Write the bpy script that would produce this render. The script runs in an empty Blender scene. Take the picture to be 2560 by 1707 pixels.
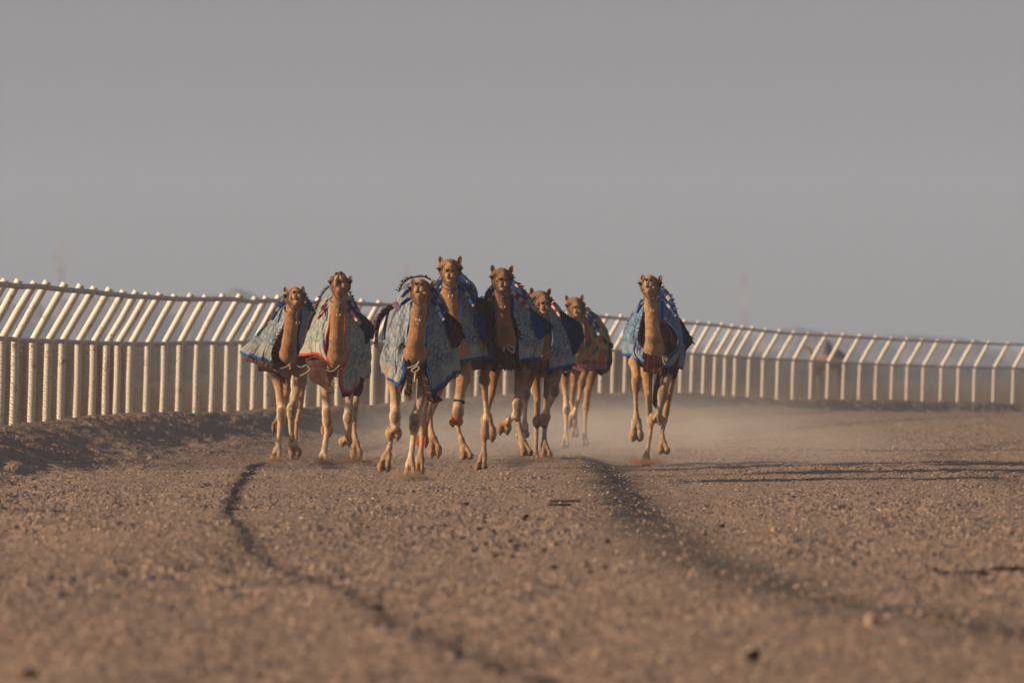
import bpy, math, random, time
import numpy as np
import openvdb
T0 = time.time()
C = bpy.context.scene
COL = C.collection
R = math.radians

# ---------------------------------------------------------------- camera, world, sun, exposure
F, CH, HY = 21333.0, 1.25, 938.0          # focal length in photo pixels, camera height, horizon row


def at(px, py, D):
    return ((px - 1280.0) / F * D, D, CH - (py - HY) / F * D)


cam_data = bpy.data.cameras.new("camera")
cam_data.lens = 300
cam_data.sensor_width = 36
cam_data.clip_start = 1
cam_data.clip_end = 9000
cam_data.dof.use_dof = True
cam_data.dof.focus_distance = 109
cam_data.dof.aperture_fstop = 4.3
cam = bpy.data.objects.new("camera", cam_data)
COL.objects.link(cam)
cam.location = (0, 0, CH)
cam.rotation_euler = (R(90) + math.atan((HY - 853.5) / F), 0, 0)
C.camera = cam
C.view_settings.view_transform = 'Standard'
C.view_settings.look = 'None'
C.view_settings.exposure = 0.44
C.view_settings.gamma = 1.0
C.cycles.max_bounces = 6
C.cycles.diffuse_bounces = 2
C.cycles.glossy_bounces = 2
C.cycles.transparent_max_bounces = 8
C.cycles.volume_bounces = 1
C.cycles.use_denoising = True
C.cycles.use_adaptive_sampling = True
C.cycles.adaptive_threshold = 0.02

SUN_EL, SUN_AZ = R(18), R(15)              # azimuth: from picture left towards the camera
to_sun = np.array([-math.cos(SUN_EL) * math.cos(SUN_AZ), -math.cos(SUN_EL) * math.sin(SUN_AZ), math.sin(SUN_EL)])
W = bpy.data.worlds.new("World")
C.world = W
W.use_nodes = True
nt = W.node_tree
nt.nodes.clear()
sky = nt.nodes.new('ShaderNodeTexSky')
sky.sky_type = 'NISHITA'
sky.sun_disc = False
sky.sun_elevation = SUN_EL
sky.sun_rotation = math.atan2(to_sun[0], to_sun[1])
sky.dust_density = 1.5
sky.ozone_density = 1.0
sky.air_density = 1.0
hs = nt.nodes.new('ShaderNodeHueSaturation')
hs.inputs['Saturation'].default_value = 0.10
bg = nt.nodes.new('ShaderNodeBackground')
bg.inputs['Strength'].default_value = 0.038
out = nt.nodes.new('ShaderNodeOutputWorld')
nt.links.new(sky.outputs[0], hs.inputs['Color'])
tint = nt.nodes.new('ShaderNodeMix')
tint.data_type = 'RGBA'
tint.blend_type = 'MULTIPLY'
tint.inputs['Factor'].default_value = 1.0
tint.inputs['B'].default_value = (0.99, 0.965, 1.06, 1)
nt.links.new(hs.outputs[0], tint.inputs['A'])
nt.links.new(tint.outputs['Result'], bg.inputs[0])
nt.links.new(bg.outputs[0], out.inputs[0])

sl = bpy.data.lights.new("sun", 'SUN')
sl.energy = 5.0
sl.angle = R(1.1)
sl.color = (1.0, 0.70, 0.40)
so = bpy.data.objects.new("sun", sl)
COL.objects.link(so)
from mathutils import Vector, Matrix
so.rotation_euler = Vector(tuple(-to_sun)).to_track_quat('-Z', 'Y').to_euler()
so.location = (-40, 20, 60)


# ---------------------------------------------------------------- helpers
def tag(o, label=None, cat=None, group=None, kind=None):
    if label: o['label'] = label
    if cat: o['category'] = cat
    if group: o['group'] = group
    if kind: o['kind'] = kind
    return o


def empty(name, loc, label=None, cat=None, group=None):
    o = bpy.data.objects.new(name, None)
    COL.objects.link(o)
    o.location = loc
    return tag(o, label, cat, group)


class MB:
    """collects vertices / faces / per-vertex colour / uv and links them as one mesh object"""
    def __init__(s):
        s.v, s.f, s.c, s.uv, s.h = [], [], [], [], []
        s.n = 0

    def add(s, v, f, c=(1, 1, 1), uv=None, h=None):
        v = np.asarray(v, float).reshape(-1, 3)
        f = np.asarray(f, int)
        s.v.append(v)
        s.f.append((f + s.n))
        c = np.asarray(c, float)
        s.c.append(np.broadcast_to(c, (len(v), 3)) if c.ndim == 1 else c)
        s.uv.append(np.zeros((len(v), 2)) if uv is None else np.asarray(uv, float))
        s.h.append(np.full(len(v), 9.0) if h is None else np.asarray(h, float))
        s.n += len(v)

    def build(s, name, mat, parent=None, origin=None, smooth=True, solid=0):
        v = np.concatenate(s.v)
        if origin is not None:
            v = v - np.asarray(origin)
        me = bpy.data.meshes.new(name)
        loops = np.concatenate([f.reshape(-1) for f in s.f])
        sizes = np.concatenate([np.full(len(f), f.shape[1]) for f in s.f])
        starts = np.concatenate([[0], np.cumsum(sizes)[:-1]])
        me.vertices.add(len(v))
        me.vertices.foreach_set('co', v.astype(np.float32).ravel())
        me.loops.add(len(loops))
        me.loops.foreach_set('vertex_index', loops.astype(np.int32))
        me.polygons.add(len(sizes))
        me.polygons.foreach_set('loop_start', starts.astype(np.int32))
        me.polygons.foreach_set('use_smooth', np.full(len(sizes), smooth))
        me.update(calc_edges=True)
        a = me.color_attributes.new('Col', 'FLOAT_COLOR', 'POINT')
        cc = np.ones((len(v), 4), np.float32)
        cc[:, :3] = np.concatenate(s.c)
        a.data.foreach_set('color', cc.ravel())
        a2 = me.attributes.new('P', 'FLOAT_VECTOR', 'POINT')
        pp = np.zeros((len(v), 3), np.float32)
        pp[:, :2] = np.concatenate(s.uv)
        pp[:, 2] = np.concatenate(s.h)
        a2.data.foreach_set('vector', pp.ravel())
        me.validate()
        if mat: me.materials.append(mat)
        o = bpy.data.objects.new(name, me)
        COL.objects.link(o)
        if parent is not None: o.parent = parent
        if solid:
            m = o.modifiers.new('thickness', 'SOLIDIFY')
            m.thickness = solid
            m.offset = 0
        return o


def grid_faces(nr, nc, closed=False):
    i = np.arange(nr - 1)[:, None]
    j = np.arange(nc if closed else nc - 1)[None, :]
    j2 = (j + 1) % nc
    return np.stack([i * nc + j, i * nc + j2, (i + 1) * nc + j2, (i + 1) * nc + j], -1).reshape(-1, 4)


def frames(P):
    P = np.asarray(P, float)
    t = np.gradient(P, axis=0)
    t /= np.linalg.norm(t, axis=1, keepdims=True) + 1e-9
    up = np.array([0.13, 0.98, 0.05])
    n = np.cross(t, up)
    n /= np.linalg.norm(n, axis=1, keepdims=True) + 1e-9
    b = np.cross(t, n)
    return t, n, b


def tube(mb, P, r, k=8, c=(1, 1, 1), caps=True, flat=1.0):
    P = np.asarray(P, float)
    r = np.broadcast_to(np.asarray(r, float), (len(P),))
    t, n, b = frames(P)
    a = np.arange(k) / k * 2 * math.pi
    V = P[:, None, :] + r[:, None, None] * (np.cos(a)[None, :, None] * n[:, None, :] + flat * np.sin(a)[None, :, None] * b[:, None, :])
    L = np.concatenate([[0], np.cumsum(np.linalg.norm(np.diff(P, axis=0), axis=1))])
    uv = np.stack([np.repeat(L, k), np.tile(np.arange(k) / k, len(P))], -1)
    cc = np.asarray(c, float)
    if cc.ndim == 2: cc = np.repeat(cc, k, axis=0)
    mb.add(V.reshape(-1, 3), grid_faces(len(P), k, True), cc, uv)
    if caps:
        for e in (0, -1):
            ring = V[e]
            ctr = P[e]
            f = [[i, (i + 1) % k, k] for i in range(k)] if e else [[(i + 1) % k, i, k] for i in range(k)]
            mb.add(np.vstack([ring, ctr]), f, cc if cc.ndim == 1 else cc[e * k if e == 0 else -1], np.full((k + 1, 2), L[e]))


def resample(P, n):
    P = np.asarray(P, float)
    s = np.concatenate([[0], np.cumsum(np.linalg.norm(np.diff(P, axis=0), axis=1))])
    # centripetal-ish smooth: catmull-rom through the points on chord length
    q = np.linspace(0, s[-1], n)
    m = np.gradient(P, s, axis=0) if len(P) > 2 else np.repeat((P[1:] - P[:1]) / s[-1], 2, axis=0)
    idx = np.clip(np.searchsorted(s, q, side='right') - 1, 0, len(s) - 2)
    h = (s[idx + 1] - s[idx])
    u = (q - s[idx]) / h
    u = u[:, None]; h = h[:, None]
    return ((2 * u**3 - 3 * u**2 + 1) * P[idx] + (u**3 - 2 * u**2 + u) * h * m[idx] + (-2 * u**3 + 3 * u**2) * P[idx + 1] + (u**3 - u**2) * h * m[idx + 1])


def _hash(ix, iy, seed):
    h = (ix.astype(np.int64) * 374761393 + iy.astype(np.int64) * 668265263 + seed * 974711) & 0x7fffffff
    h = ((h ^ (h >> 13)) * 1274126177) & 0x7fffffff
    h = (h ^ (h >> 16))
    return (h & 0xffff) / 65535.0


def vnoise(x, y, seed=0):
    ix = np.floor(x); iy = np.floor(y)
    fx = x - ix; fy = y - iy
    fx = fx * fx * (3 - 2 * fx); fy = fy * fy * (3 - 2 * fy)
    a = _hash(ix, iy, seed); b = _hash(ix + 1, iy, seed)
    c = _hash(ix, iy + 1, seed); d = _hash(ix + 1, iy + 1, seed)
    return (a * (1 - fx) + b * fx) * (1 - fy) + (c * (1 - fx) + d * fx) * fy - 0.5


def sstep(a, b, x):
    t = np.clip((x - a) / (b - a), 0, 1)
    return t * t * (3 - 2 * t)


# ---------------------------------------------------------------- materials
def mat_new(name):
    m = bpy.data.materials.new(name)
    m.use_nodes = True
    nt = m.node_tree
    b = nt.nodes['Principled BSDF']
    b.inputs['Roughness'].default_value = 0.9
    b.inputs['Specular IOR Level'].default_value = 0.2
    return m, nt, b


def N(nt, t, **kw):
    n = nt.nodes.new(t)
    for k, v in kw.items():
        if k == 'ins':
            for kk, vv in v.items(): n.inputs[kk].default_value = vv
        else: setattr(n, k, v)
    return n


def ramp(nt, fac, stops, interp='LINEAR'):
    r = nt.nodes.new('ShaderNodeValToRGB')
    r.color_ramp.interpolation = interp
    el = r.color_ramp.elements
    while len(el) < len(stops): el.new(0.5)
    for e, (p, c) in zip(el, stops):
        e.position = p
        e.color = (*c, 1) if len(c) == 3 else c
    nt.links.new(fac, r.inputs[0])
    return r.outputs[0]


def mixc(nt, fac, a, b, mode='MIX'):
    m = nt.nodes.new('ShaderNodeMix')
    m.data_type = 'RGBA'
    m.blend_type = mode
    for s, v in ((m.inputs['Factor'], fac), (m.inputs['A'], a), (m.inputs['B'], b)):
        if isinstance(v, (int, float)): s.default_value = v
        elif isinstance(v, tuple): s.default_value = (*v, 1)
        else: nt.links.new(v, s)
    return m.outputs['Result']


def math_n(nt, op, a, b=0.0):
    m = nt.nodes.new('ShaderNodeMath')
    m.operation = op
    for s, v in zip(m.inputs, (a, b)):
        if isinstance(v, (int, float)): s.default_value = v
        else: nt.links.new(v, s)
    return m.outputs[0]


def noise(nt, vec, scale, detail=4, rough=0.6, dist=0.0):
    n = N(nt, 'ShaderNodeTexNoise')
    n.inputs['Scale'].default_value = scale
    n.inputs['Detail'].default_value = detail
    n.inputs['Roughness'].default_value = rough
    n.inputs['Distortion'].default_value = dist
    if vec is not None: nt.links.new(vec, n.inputs['Vector'])
    return n.outputs['Fac']


def bump(nt, b, h, strength, dist):
    bn = N(nt, 'ShaderNodeBump')
    bn.inputs['Strength'].default_value = strength
    bn.inputs['Distance'].default_value = dist
    nt.links.new(h, bn.inputs['Height'])
    nt.links.new(bn.outputs[0], b.inputs['Normal'])


def scaled(nt, vec, s):
    m = N(nt, 'ShaderNodeMapping')
    m.inputs['Scale'].default_value = s
    nt.links.new(vec, m.inputs['Vector'])
    return m.outputs[0]


def fur_material():
    m, nt, b = mat_new('camel_coat')
    a = N(nt, 'ShaderNodeAttribute', attribute_name='Col')
    tc = N(nt, 'ShaderNodeTexCoord')
    n1 = noise(nt, tc.outputs['Object'], 9, 5, 0.65, 0.5)
    n2 = noise(nt, scaled(nt, tc.outputs['Object'], (1, 1, 0.35)), 75, 3, 0.7, 1.0)
    c1 = mixc(nt, ramp(nt, n1, [(0.3, (0, 0, 0)), (0.7, (1, 1, 1))]), (0.62, 0.58, 0.55), (1.28, 1.22, 1.15))
    c2 = mixc(nt, ramp(nt, n2, [(0.3, (0, 0, 0)), (0.7, (1, 1, 1))]), (0.6, 0.58, 0.56), (1.35, 1.33, 1.3))
    c = mixc(nt, 1.0, a.outputs['Color'], c1, 'MULTIPLY')
    c = mixc(nt, 1.0, c, c2, 'MULTIPLY')
    nt.links.new(c, b.inputs['Base Color'])
    b.inputs['Roughness'].default_value = 0.85
    b.inputs['Sheen Weight'].default_value = 0.25
    b.inputs['Sheen Roughness'].default_value = 0.5
    b.inputs['Sheen Tint'].default_value = (1, 0.8, 0.6, 1)
    bump(nt, b, math_n(nt, 'ADD', n2, math_n(nt, 'MULTIPLY', n1, 2.0)), 0.8, 0.02)
    return m


def vcol_material(name, rough=0.9, bs=30, bd=0.006, var=0.35):
    m, nt, b = mat_new(name)
    a = N(nt, 'ShaderNodeAttribute', attribute_name='Col')
    tc = N(nt, 'ShaderNodeTexCoord')
    n = noise(nt, tc.outputs['Object'], bs, 4, 0.7, 0.6)
    c = mixc(nt, 1.0, a.outputs['Color'], ramp(nt, n, [(0.25, (1 - var,) * 3), (0.75, (1 + var,) * 3)]), 'MULTIPLY')
    nt.links.new(c, b.inputs['Base Color'])
    b.inputs['Roughness'].default_value = rough
    bump(nt, b, n, 0.7, bd)
    return m


def rug_material(name, base, stripe, freq=14.0, plaid=False):
    m, nt, b = mat_new(name)
    a = N(nt, 'ShaderNodeAttribute', attribute_name='P')
    sep = N(nt, 'ShaderNodeSeparateXYZ')
    nt.links.new(a.outputs['Vector'], sep.inputs[0])
    tc = N(nt, 'ShaderNodeTexCoord')
    n = noise(nt, tc.outputs['Object'], 22, 4, 0.7, 0.6)
    u = math_n(nt, 'ADD', math_n(nt, 'MULTIPLY', sep.outputs['Y'], freq), math_n(nt, 'MULTIPLY', n, 0.5))
    fr = math_n(nt, 'FRACT', u)
    s = ramp(nt, fr, [(0.0, (0, 0, 0)), (0.72, (0, 0, 0)), (0.76, (1, 1, 1)), (0.84, (1, 1, 1)), (0.88, (0, 0, 0))])
    c = mixc(nt, s, base, stripe)
    if plaid:
        u2 = math_n(nt, 'FRACT', math_n(nt, 'MULTIPLY', sep.outputs['X'], freq * 0.8))
        s2 = ramp(nt, u2, [(0.0, (0, 0, 0)), (0.78, (0, 0, 0)), (0.8, (1, 1, 1)), (0.9, (0, 0, 0))])
        c = mixc(nt, s2, c, (0.22, 0.03, 0.03))
    c = mixc(nt, 1.0, c, ramp(nt, n, [(0.25, (0.6,) * 3), (0.75, (1.4,) * 3)]), 'MULTIPLY')
    nt.links.new(c, b.inputs['Base Color'])
    b.inputs['Roughness'].default_value = 0.95
    bump(nt, b, n, 0.6, 0.01)
    return m


def blanket_material(name, cream, mid, dark, hem):
    """printed patchwork: a warped grid whose cells carry random triangles, diamonds, frames, petals and bars"""
    m, nt, b = mat_new(name)
    a = N(nt, 'ShaderNodeAttribute', attribute_name='P')
    sep = N(nt, 'ShaderNodeSeparateXYZ')
    nt.links.new(a.outputs['Vector'], sep.inputs[0])
    xy = N(nt, 'ShaderNodeCombineXYZ')
    nt.links.new(sep.outputs['X'], xy.inputs[0])
    nt.links.new(sep.outputs['Y'], xy.inputs[1])
    vec = xy.outputs[0]
    rot = N(nt, 'ShaderNodeVectorRotate', rotation_type='Z_AXIS', ins={'Angle': 0.32})
    wv = noise(nt, vec, 4.0, 2, 0.5)
    va = N(nt, 'ShaderNodeVectorMath', operation='ADD')
    sv = N(nt, 'ShaderNodeVectorMath', operation='SCALE', ins={'Scale': 0.10})
    cw = N(nt, 'ShaderNodeCombineXYZ')
    nt.links.new(wv, cw.inputs[0]); nt.links.new(math_n(nt, 'SUBTRACT', 1.0, wv), cw.inputs[1])
    nt.links.new(cw.outputs[0], sv.inputs[0]); nt.links.new(vec, va.inputs[0]); nt.links.new(sv.outputs[0], va.inputs[1])
    nt.links.new(va.outputs[0], rot.inputs['Vector'])

    def layer(scale, seed):
        mp = N(nt, 'ShaderNodeMapping')
        mp.inputs['Scale'].default_value = (scale, scale, 1)
        mp.inputs['Location'].default_value = (seed, seed * 1.7, 0)
        nt.links.new(rot.outputs[0], mp.inputs['Vector'])
        s2 = N(nt, 'ShaderNodeSeparateXYZ')
        nt.links.new(mp.outputs[0], s2.inputs[0])
        iy = math_n(nt, 'FLOOR', s2.outputs[1])
        xs = math_n(nt, 'ADD', s2.outputs[0], math_n(nt, 'MULTIPLY', iy, 0.37))
        ix = math_n(nt, 'FLOOR', xs)
        fx = math_n(nt, 'SUBTRACT', math_n(nt, 'FRACT', xs), 0.5)
        fy = math_n(nt, 'SUBTRACT', math_n(nt, 'FRACT', s2.outputs[1]), 0.5)
        cv = N(nt, 'ShaderNodeCombineXYZ', ins={'Z': seed})
        nt.links.new(ix, cv.inputs[0]); nt.links.new(iy, cv.inputs[1])
        wn = N(nt, 'ShaderNodeTexWhiteNoise', noise_dimensions='3D')
        nt.links.new(cv.outputs[0], wn.inputs['Vector'])
        sc = N(nt, 'ShaderNodeSeparateColor')
        nt.links.new(wn.outputs['Color'], sc.inputs[0])
        r1, r2, r3 = sc.outputs[0], sc.outputs[1], sc.outputs[2]
        sg = math_n(nt, 'SUBTRACT', math_n(nt, 'MULTIPLY', math_n(nt, 'GREATER_THAN', r2, 0.5), 2.0), 1.0)
        tri = math_n(nt, 'GREATER_THAN', math_n(nt, 'MULTIPLY', fx, sg), fy)
        ax, ay = math_n(nt, 'ABSOLUTE', fx), math_n(nt, 'ABSOLUTE', fy)
        dia = math_n(nt, 'LESS_THAN', math_n(nt, 'ADD', ax, ay), 0.4)
        frm = math_n(nt, 'LESS_THAN', math_n(nt, 'MAXIMUM', ax, ay), 0.3)
        bar = math_n(nt, 'GREATER_THAN', math_n(nt, 'SINE', math_n(nt, 'MULTIPLY', math_n(nt, 'ADD', fx, math_n(nt, 'MULTIPLY', fy, sg)), 26.0)), 0.0)
        rad = math_n(nt, 'LENGTH' if False else 'ADD', math_n(nt, 'MULTIPLY', fx, fx), math_n(nt, 'MULTIPLY', fy, fy))
        pet = math_n(nt, 'GREATER_THAN', math_n(nt, 'SINE', math_n(nt, 'MULTIPLY', math_n(nt, 'ARCTAN2', fy, fx), 5.0)), 0.1)
        pet = math_n(nt, 'MULTIPLY', pet, math_n(nt, 'LESS_THAN', rad, 0.2))
        v = tri
        for th, q in ((0.24, dia), (0.44, frm), (0.62, bar), (0.78, pet)):
            k = math_n(nt, 'GREATER_THAN', r1, th)
            mx = N(nt, 'ShaderNodeMix')
            nt.links.new(k, mx.inputs['Factor']); nt.links.new(v, mx.inputs['A']); nt.links.new(q, mx.inputs['B'])
            v = mx.outputs['Result']
        edge = math_n(nt, 'GREATER_THAN', math_n(nt, 'MAXIMUM', ax, ay), 0.455)
        return v, edge, r3
    v1, e1, q1 = layer(10.5, 3.0)
    v2, e2, q2 = layer(27.0, 9.0)
    lo = ramp(nt, q1, [(0, mid), (0.5, mid), (0.51, tuple(0.5 * (x + y) for x, y in zip(mid, cream))), (0.85, tuple(0.55 * x + 0.45 * y for x, y in zip(mid, dark)))], 'CONSTANT')
    c = mixc(nt, v1, lo, cream)
    c = mixc(nt, math_n(nt, 'MULTIPLY', v2, 0.42), c, mixc(nt, 0.5, dark, mid))
    c = mixc(nt, math_n(nt, 'MULTIPLY', e2, 0.45), c, dark)
    c = mixc(nt, math_n(nt, 'MULTIPLY', e1, 0.55), c, dark)
    ca = N(nt, 'ShaderNodeAttribute', attribute_name='Col')
    cs = N(nt, 'ShaderNodeSeparateColor')
    nt.links.new(ca.outputs['Color'], cs.inputs[0])
    ch = N(nt, 'ShaderNodeTexBrick', offset=0.0, ins={'Scale': 1.0, 'Mortar Size': 0.005, 'Brick Width': 0.024, 'Row Height': 0.024})
    ch.inputs['Color1'].default_value = (*dark, 1)
    ch.inputs['Color2'].default_value = (*mid, 1)
    ch.inputs['Mortar'].default_value = (*cream, 1)
    nt.links.new(vec, ch.inputs['Vector'])
    c = mixc(nt, ramp(nt, cs.outputs[0], [(0.0, (1, 1, 1)), (0.19, (1, 1, 1)), (0.21, (0, 0, 0))]), c, ch.outputs['Color'])
    c = mixc(nt, ramp(nt, sep.outputs['Z'], [(0.0, (1, 1, 1)), (0.036, (1, 1, 1)), (0.039, (0, 0, 0))]), c, hem)
    n = noise(nt, vec, 5, 4, 0.6, 0.4)
    c = mixc(nt, 1.0, c, ramp(nt, n, [(0.3, (0.66, 0.66, 0.64)), (0.7, (1.15, 1.15, 1.15))]), 'MULTIPLY')
    nt.links.new(c, b.inputs['Base Color'])
    b.inputs['Roughness'].default_value = 0.85
    n2 = noise(nt, scaled(nt, vec, (0.3, 1.0, 1)), 9, 3, 0.6, 0.8)
    bump(nt, b, n2, 1.0, 0.08)
    return m


def stripe_material(name, c1, c2, freq, duty=0.5):
    m, nt, b = mat_new(name)
    a = N(nt, 'ShaderNodeAttribute', attribute_name='P')
    sep = N(nt, 'ShaderNodeSeparateXYZ')
    nt.links.new(a.outputs['Vector'], sep.inputs[0])
    fr = math_n(nt, 'FRACT', math_n(nt, 'MULTIPLY', sep.outputs['X'], freq))
    c = mixc(nt, ramp(nt, fr, [(0, (0, 0, 0)), (duty, (1, 1, 1))], 'CONSTANT'), c1, c2)
    tc = N(nt, 'ShaderNodeTexCoord')
    n = noise(nt, tc.outputs['Object'], 30, 4, 0.7)
    c = mixc(nt, 1.0, c, ramp(nt, n, [(0.25, (0.7,) * 3), (0.75, (1.25,) * 3)]), 'MULTIPLY')
    nt.links.new(c, b.inputs['Base Color'])
    b.inputs['Roughness'].default_value = 0.85
    bump(nt, b, n, 0.4, 0.01)
    return m


def plain_material(name, col, rough=0.9, var=0.3, sc=20, metal=0.0, bd=0.01):
    m, nt, b = mat_new(name)
    tc = N(nt, 'ShaderNodeTexCoord')
    n = noise(nt, tc.outputs['Object'], sc, 5, 0.65, 0.4)
    lo = tuple(x * (1 - var) for x in col); hi = tuple(min(1, x * (1 + var)) for x in col)
    nt.links.new(ramp(nt, n, [(0.3, lo), (0.7, hi)]), b.inputs['Base Color'])
    b.inputs['Roughness'].default_value = rough
    b.inputs['Metallic'].default_value = metal
    bump(nt, b, n, 0.5, bd)
    return m


M = {}
M['coat'] = fur_material()
CREAM, MIDB, DARKB = (0.37, 0.365, 0.325), (0.165, 0.235, 0.33), (0.04, 0.085, 0.19)
M['blanket_blue'] = blanket_material('printed_blanket_blue_hem', CREAM, MIDB, DARKB, (0.008, 0.085, 0.30))
M['blanket_red'] = blanket_material('printed_blanket_red_hem', (0.47, 0.44, 0.34), (0.24, 0.32, 0.38), (0.09, 0.14, 0.24), (0.55, 0.06, 0.035))
M['blanket_mid'] = blanket_material('printed_blanket_mid_blue', (0.38, 0.40, 0.38), (0.14, 0.23, 0.36), (0.035, 0.085, 0.22), (0.008, 0.08, 0.29))
M['blanket_deep'] = blanket_material('printed_blanket_deep_blue', (0.26, 0.34, 0.43), (0.09, 0.19, 0.36), (0.03, 0.08, 0.24), (0.02, 0.07, 0.36))
M['rug_maroon'] = rug_material('maroon_rug', (0.055, 0.012, 0.014), (0.14, 0.08, 0.05), 12)
M['rug_brown'] = rug_material('brown_rug', (0.085, 0.038, 0.028), (0.05, 0.02, 0.02), 6)
M['rug_plaid'] = rug_material('dark_plaid_rug', (0.03, 0.012, 0.010), (0.16, 0.10, 0.06), 12, True)
M['rug_navy'] = rug_material('navy_cloth', (0.010, 0.012, 0.05), (0.03, 0.02, 0.08), 7)
M['rug_teal'] = rug_material('teal_cloth', (0.008, 0.05, 0.085), (0.02, 0.03, 0.05), 7)
M['rug_blue'] = rug_material('bright_blue_cloth', (0.008, 0.03, 0.22), (0.01, 0.02, 0.12), 7)
M['rug_pink'] = rug_material('dusty_pink_cloth', (0.22, 0.10, 0.10), (0.30, 0.15, 0.13), 7)
M['rug_grey'] = rug_material('grey_check_cloth', (0.17, 0.22, 0.24), (0.05, 0.07, 0.09), 30)
M['roll_blue'] = stripe_material('blue_white_roll', (0.015, 0.05, 0.19), (0.38, 0.34, 0.29), 4.2, 0.68)
M['roll_red'] = stripe_material('red_white_roll', (0.34, 0.015, 0.02), (0.47, 0.40, 0.30), 6.5, 0.5)
M['roll_navy'] = stripe_material('navy_roll', (0.015, 0.05, 0.2), (0.02, 0.035, 0.12), 3, 0.7)
M['rope'] = stripe_material('braided_rope', (0.018, 0.022, 0.09), (0.22, 0.19, 0.17), 55, 0.68)
M['tie'] = plain_material('cream_tie_cord', (0.42, 0.36, 0.27), sc=60)
M['fringe'] = vcol_material('wool_fringe', bs=60)
M['metal'] = plain_material('steel_ring', (0.45, 0.43, 0.4), 0.35, metal=0.9)
M['strap'] = plain_material('lavender_strap', (0.17, 0.12, 0.2))
M['eye'] = plain_material('dark_eye', (0.008, 0.005, 0.004), 0.08, var=0.1)
M['lash'] = plain_material('dark_lash', (0.02, 0.013, 0.01), 0.7)
M['tail'] = plain_material('black_tail_hair', (0.012, 0.008, 0.007), 0.7)
M['mouth'] = plain_material('dark_mouth', (0.03, 0.012, 0.018), 0.35)
M['tongue'] = plain_material('pink_tongue', (0.17, 0.10, 0.095), 0.3)
m, nt, b = mat_new('patchwork_blanket')
a = N(nt, 'ShaderNodeAttribute', attribute_name='P')
vv = N(nt, 'ShaderNodeTexVoronoi', distance='CHEBYCHEV', voronoi_dimensions='2D', ins={'Scale': 7.0, 'Randomness': 0.15})
nt.links.new(a.outputs['Vector'], vv.inputs['Vector'])
sc_ = N(nt, 'ShaderNodeSeparateColor')
nt.links.new(vv.outputs['Color'], sc_.inputs[0])
c = ramp(nt, sc_.outputs[0], [(0, (0.03, 0.13, 0.10)), (0.25, (0.27, 0.21, 0.08)), (0.5, (0.36, 0.09, 0.04)), (0.7, (0.05, 0.10, 0.08)), (0.85, (0.30, 0.26, 0.12))], 'CONSTANT')
nt.links.new(c, b.inputs['Base Color'])
M['patch'] = m

# ---------------------------------------------------------------- terrain
FX = [-180, -70, -34, 0, 234, 327, 494, 690, 932, 1122, 1264, 1532, 1704, 1909, 2232, 2534, 2620]
FD = [111, 121, 125.5, 130, 144, 152, 160, 169, 184, 202, 215, 240, 258, 272, 292, 304, 309]
BX = [-180, -70, 0, 31, 75, 150, 222, 287, 320, 405, 489, 562, 600, 690, 764, 844, 932, 1011, 1122, 1192, 1264, 1501, 1562, 1704, 1789, 1870, 1950, 2030, 2190, 2310, 2350, 2435, 2534, 2620]
BY = [1096, 1077, 1068, 1063, 1056, 1049, 1043, 1037, 1033, 1038, 1035, 1029, 1028, 1020, 1014, 1012, 1011, 1007, 998, 991, 987, 981, 984, 983, 990, 997, 1000, 999, 1000, 1002, 1005, 1009, 1010, 1012]
MX = [-180, -70, 0, 37, 156, 234, 327, 411, 494, 570, 635, 700, 932, 1200, 1534, 1704, 1814, 1909, 2030, 2071, 2232, 2354, 2534, 2620]
MY = [838, 844, 847, 849, 854, 857, 860, 859, 857, 858, 854, 854, 857, 866, 876, 882, 890, 896, 902, 905, 912, 916, 920, 923]
TX = [-180, -70, 0, 60, 100, 160, 234, 330, 411, 500, 560, 588, 622, 682, 740, 800, 932, 1100, 1300, 1490, 1549, 1640, 1722, 1776, 1830, 1880, 1950, 2024, 2108, 2230, 2347, 2522, 2620]
TY = [696, 707, 712, 717, 717, 724, 731, 741, 746, 749, 748, 748, 755, 751, 757, 756, 761, 770, 783, 791, 796, 803, 808, 812, 819, 824, 832, 837, 841, 849, 854, 861, 864]
FXw = (np.array(FX) - 1280) / F * np.array(FD)
FDa = np.array(FD, float)
basez_at = lambda px: CH - (np.interp(px, BX, BY) - HY) / F * np.interp(px, FX, FD)
pxs = np.array(FX, float)
ZB = basez_at(pxs)


def fence_x(D):
    D = np.asarray(D, float)
    x = np.interp(D, FDa, FXw)
    x = np.where(D < FDa[0], FXw[0] + (D - FDa[0]) * 0.055, x)
    x = np.where(D > FDa[-1], FXw[-1] + (D - FDa[-1]) * 0.42, x)
    return x


def fence_slope(D):
    return (fence_x(D + 6) - fence_x(D - 6)) / 12


def rut(X, D, pts, drop, w, rec, fade=8, dark_band=False):
    y = np.array([p[1] for p in pts], float)
    d = CH * F / (y - HY)
    x = (np.array([p[0] for p in pts]) - 1280) / F * d
    o = np.argsort(d)
    xr = np.interp(D, d[o], x[o])
    s = X - xr + 0.10 * vnoise(D * 0.35, D * 0, 91) + 0.2 * w * vnoise(D * 1.3, X * 3, 92) + 0.03 * vnoise(D * 2.3, X * 3, 93)
    lo, hi = d.min(), d.max()
    env = sstep(lo - fade * 0.3 - 1, lo, D) * (1 - sstep(hi, hi + fade, D))
    if dark_band:
        e = 1.35 * w * (0.8 + 0.5 * vnoise(D * 0.5, X * 2, 77)) / 2
        return np.exp(-(np.abs(s) / e) ** 2.6) * env
    env = env * (0.3 + 0.7 * sstep(55, 85, D))
    pr = sstep(-rec, -w / 2, s) * (1 - sstep(-w / 2, w / 2, s)) * drop * 0.55 - sstep(-w / 2, w / 2, s) * (1 - sstep(w / 2, rec, s)) * drop * 0.45
    return pr * env


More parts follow.
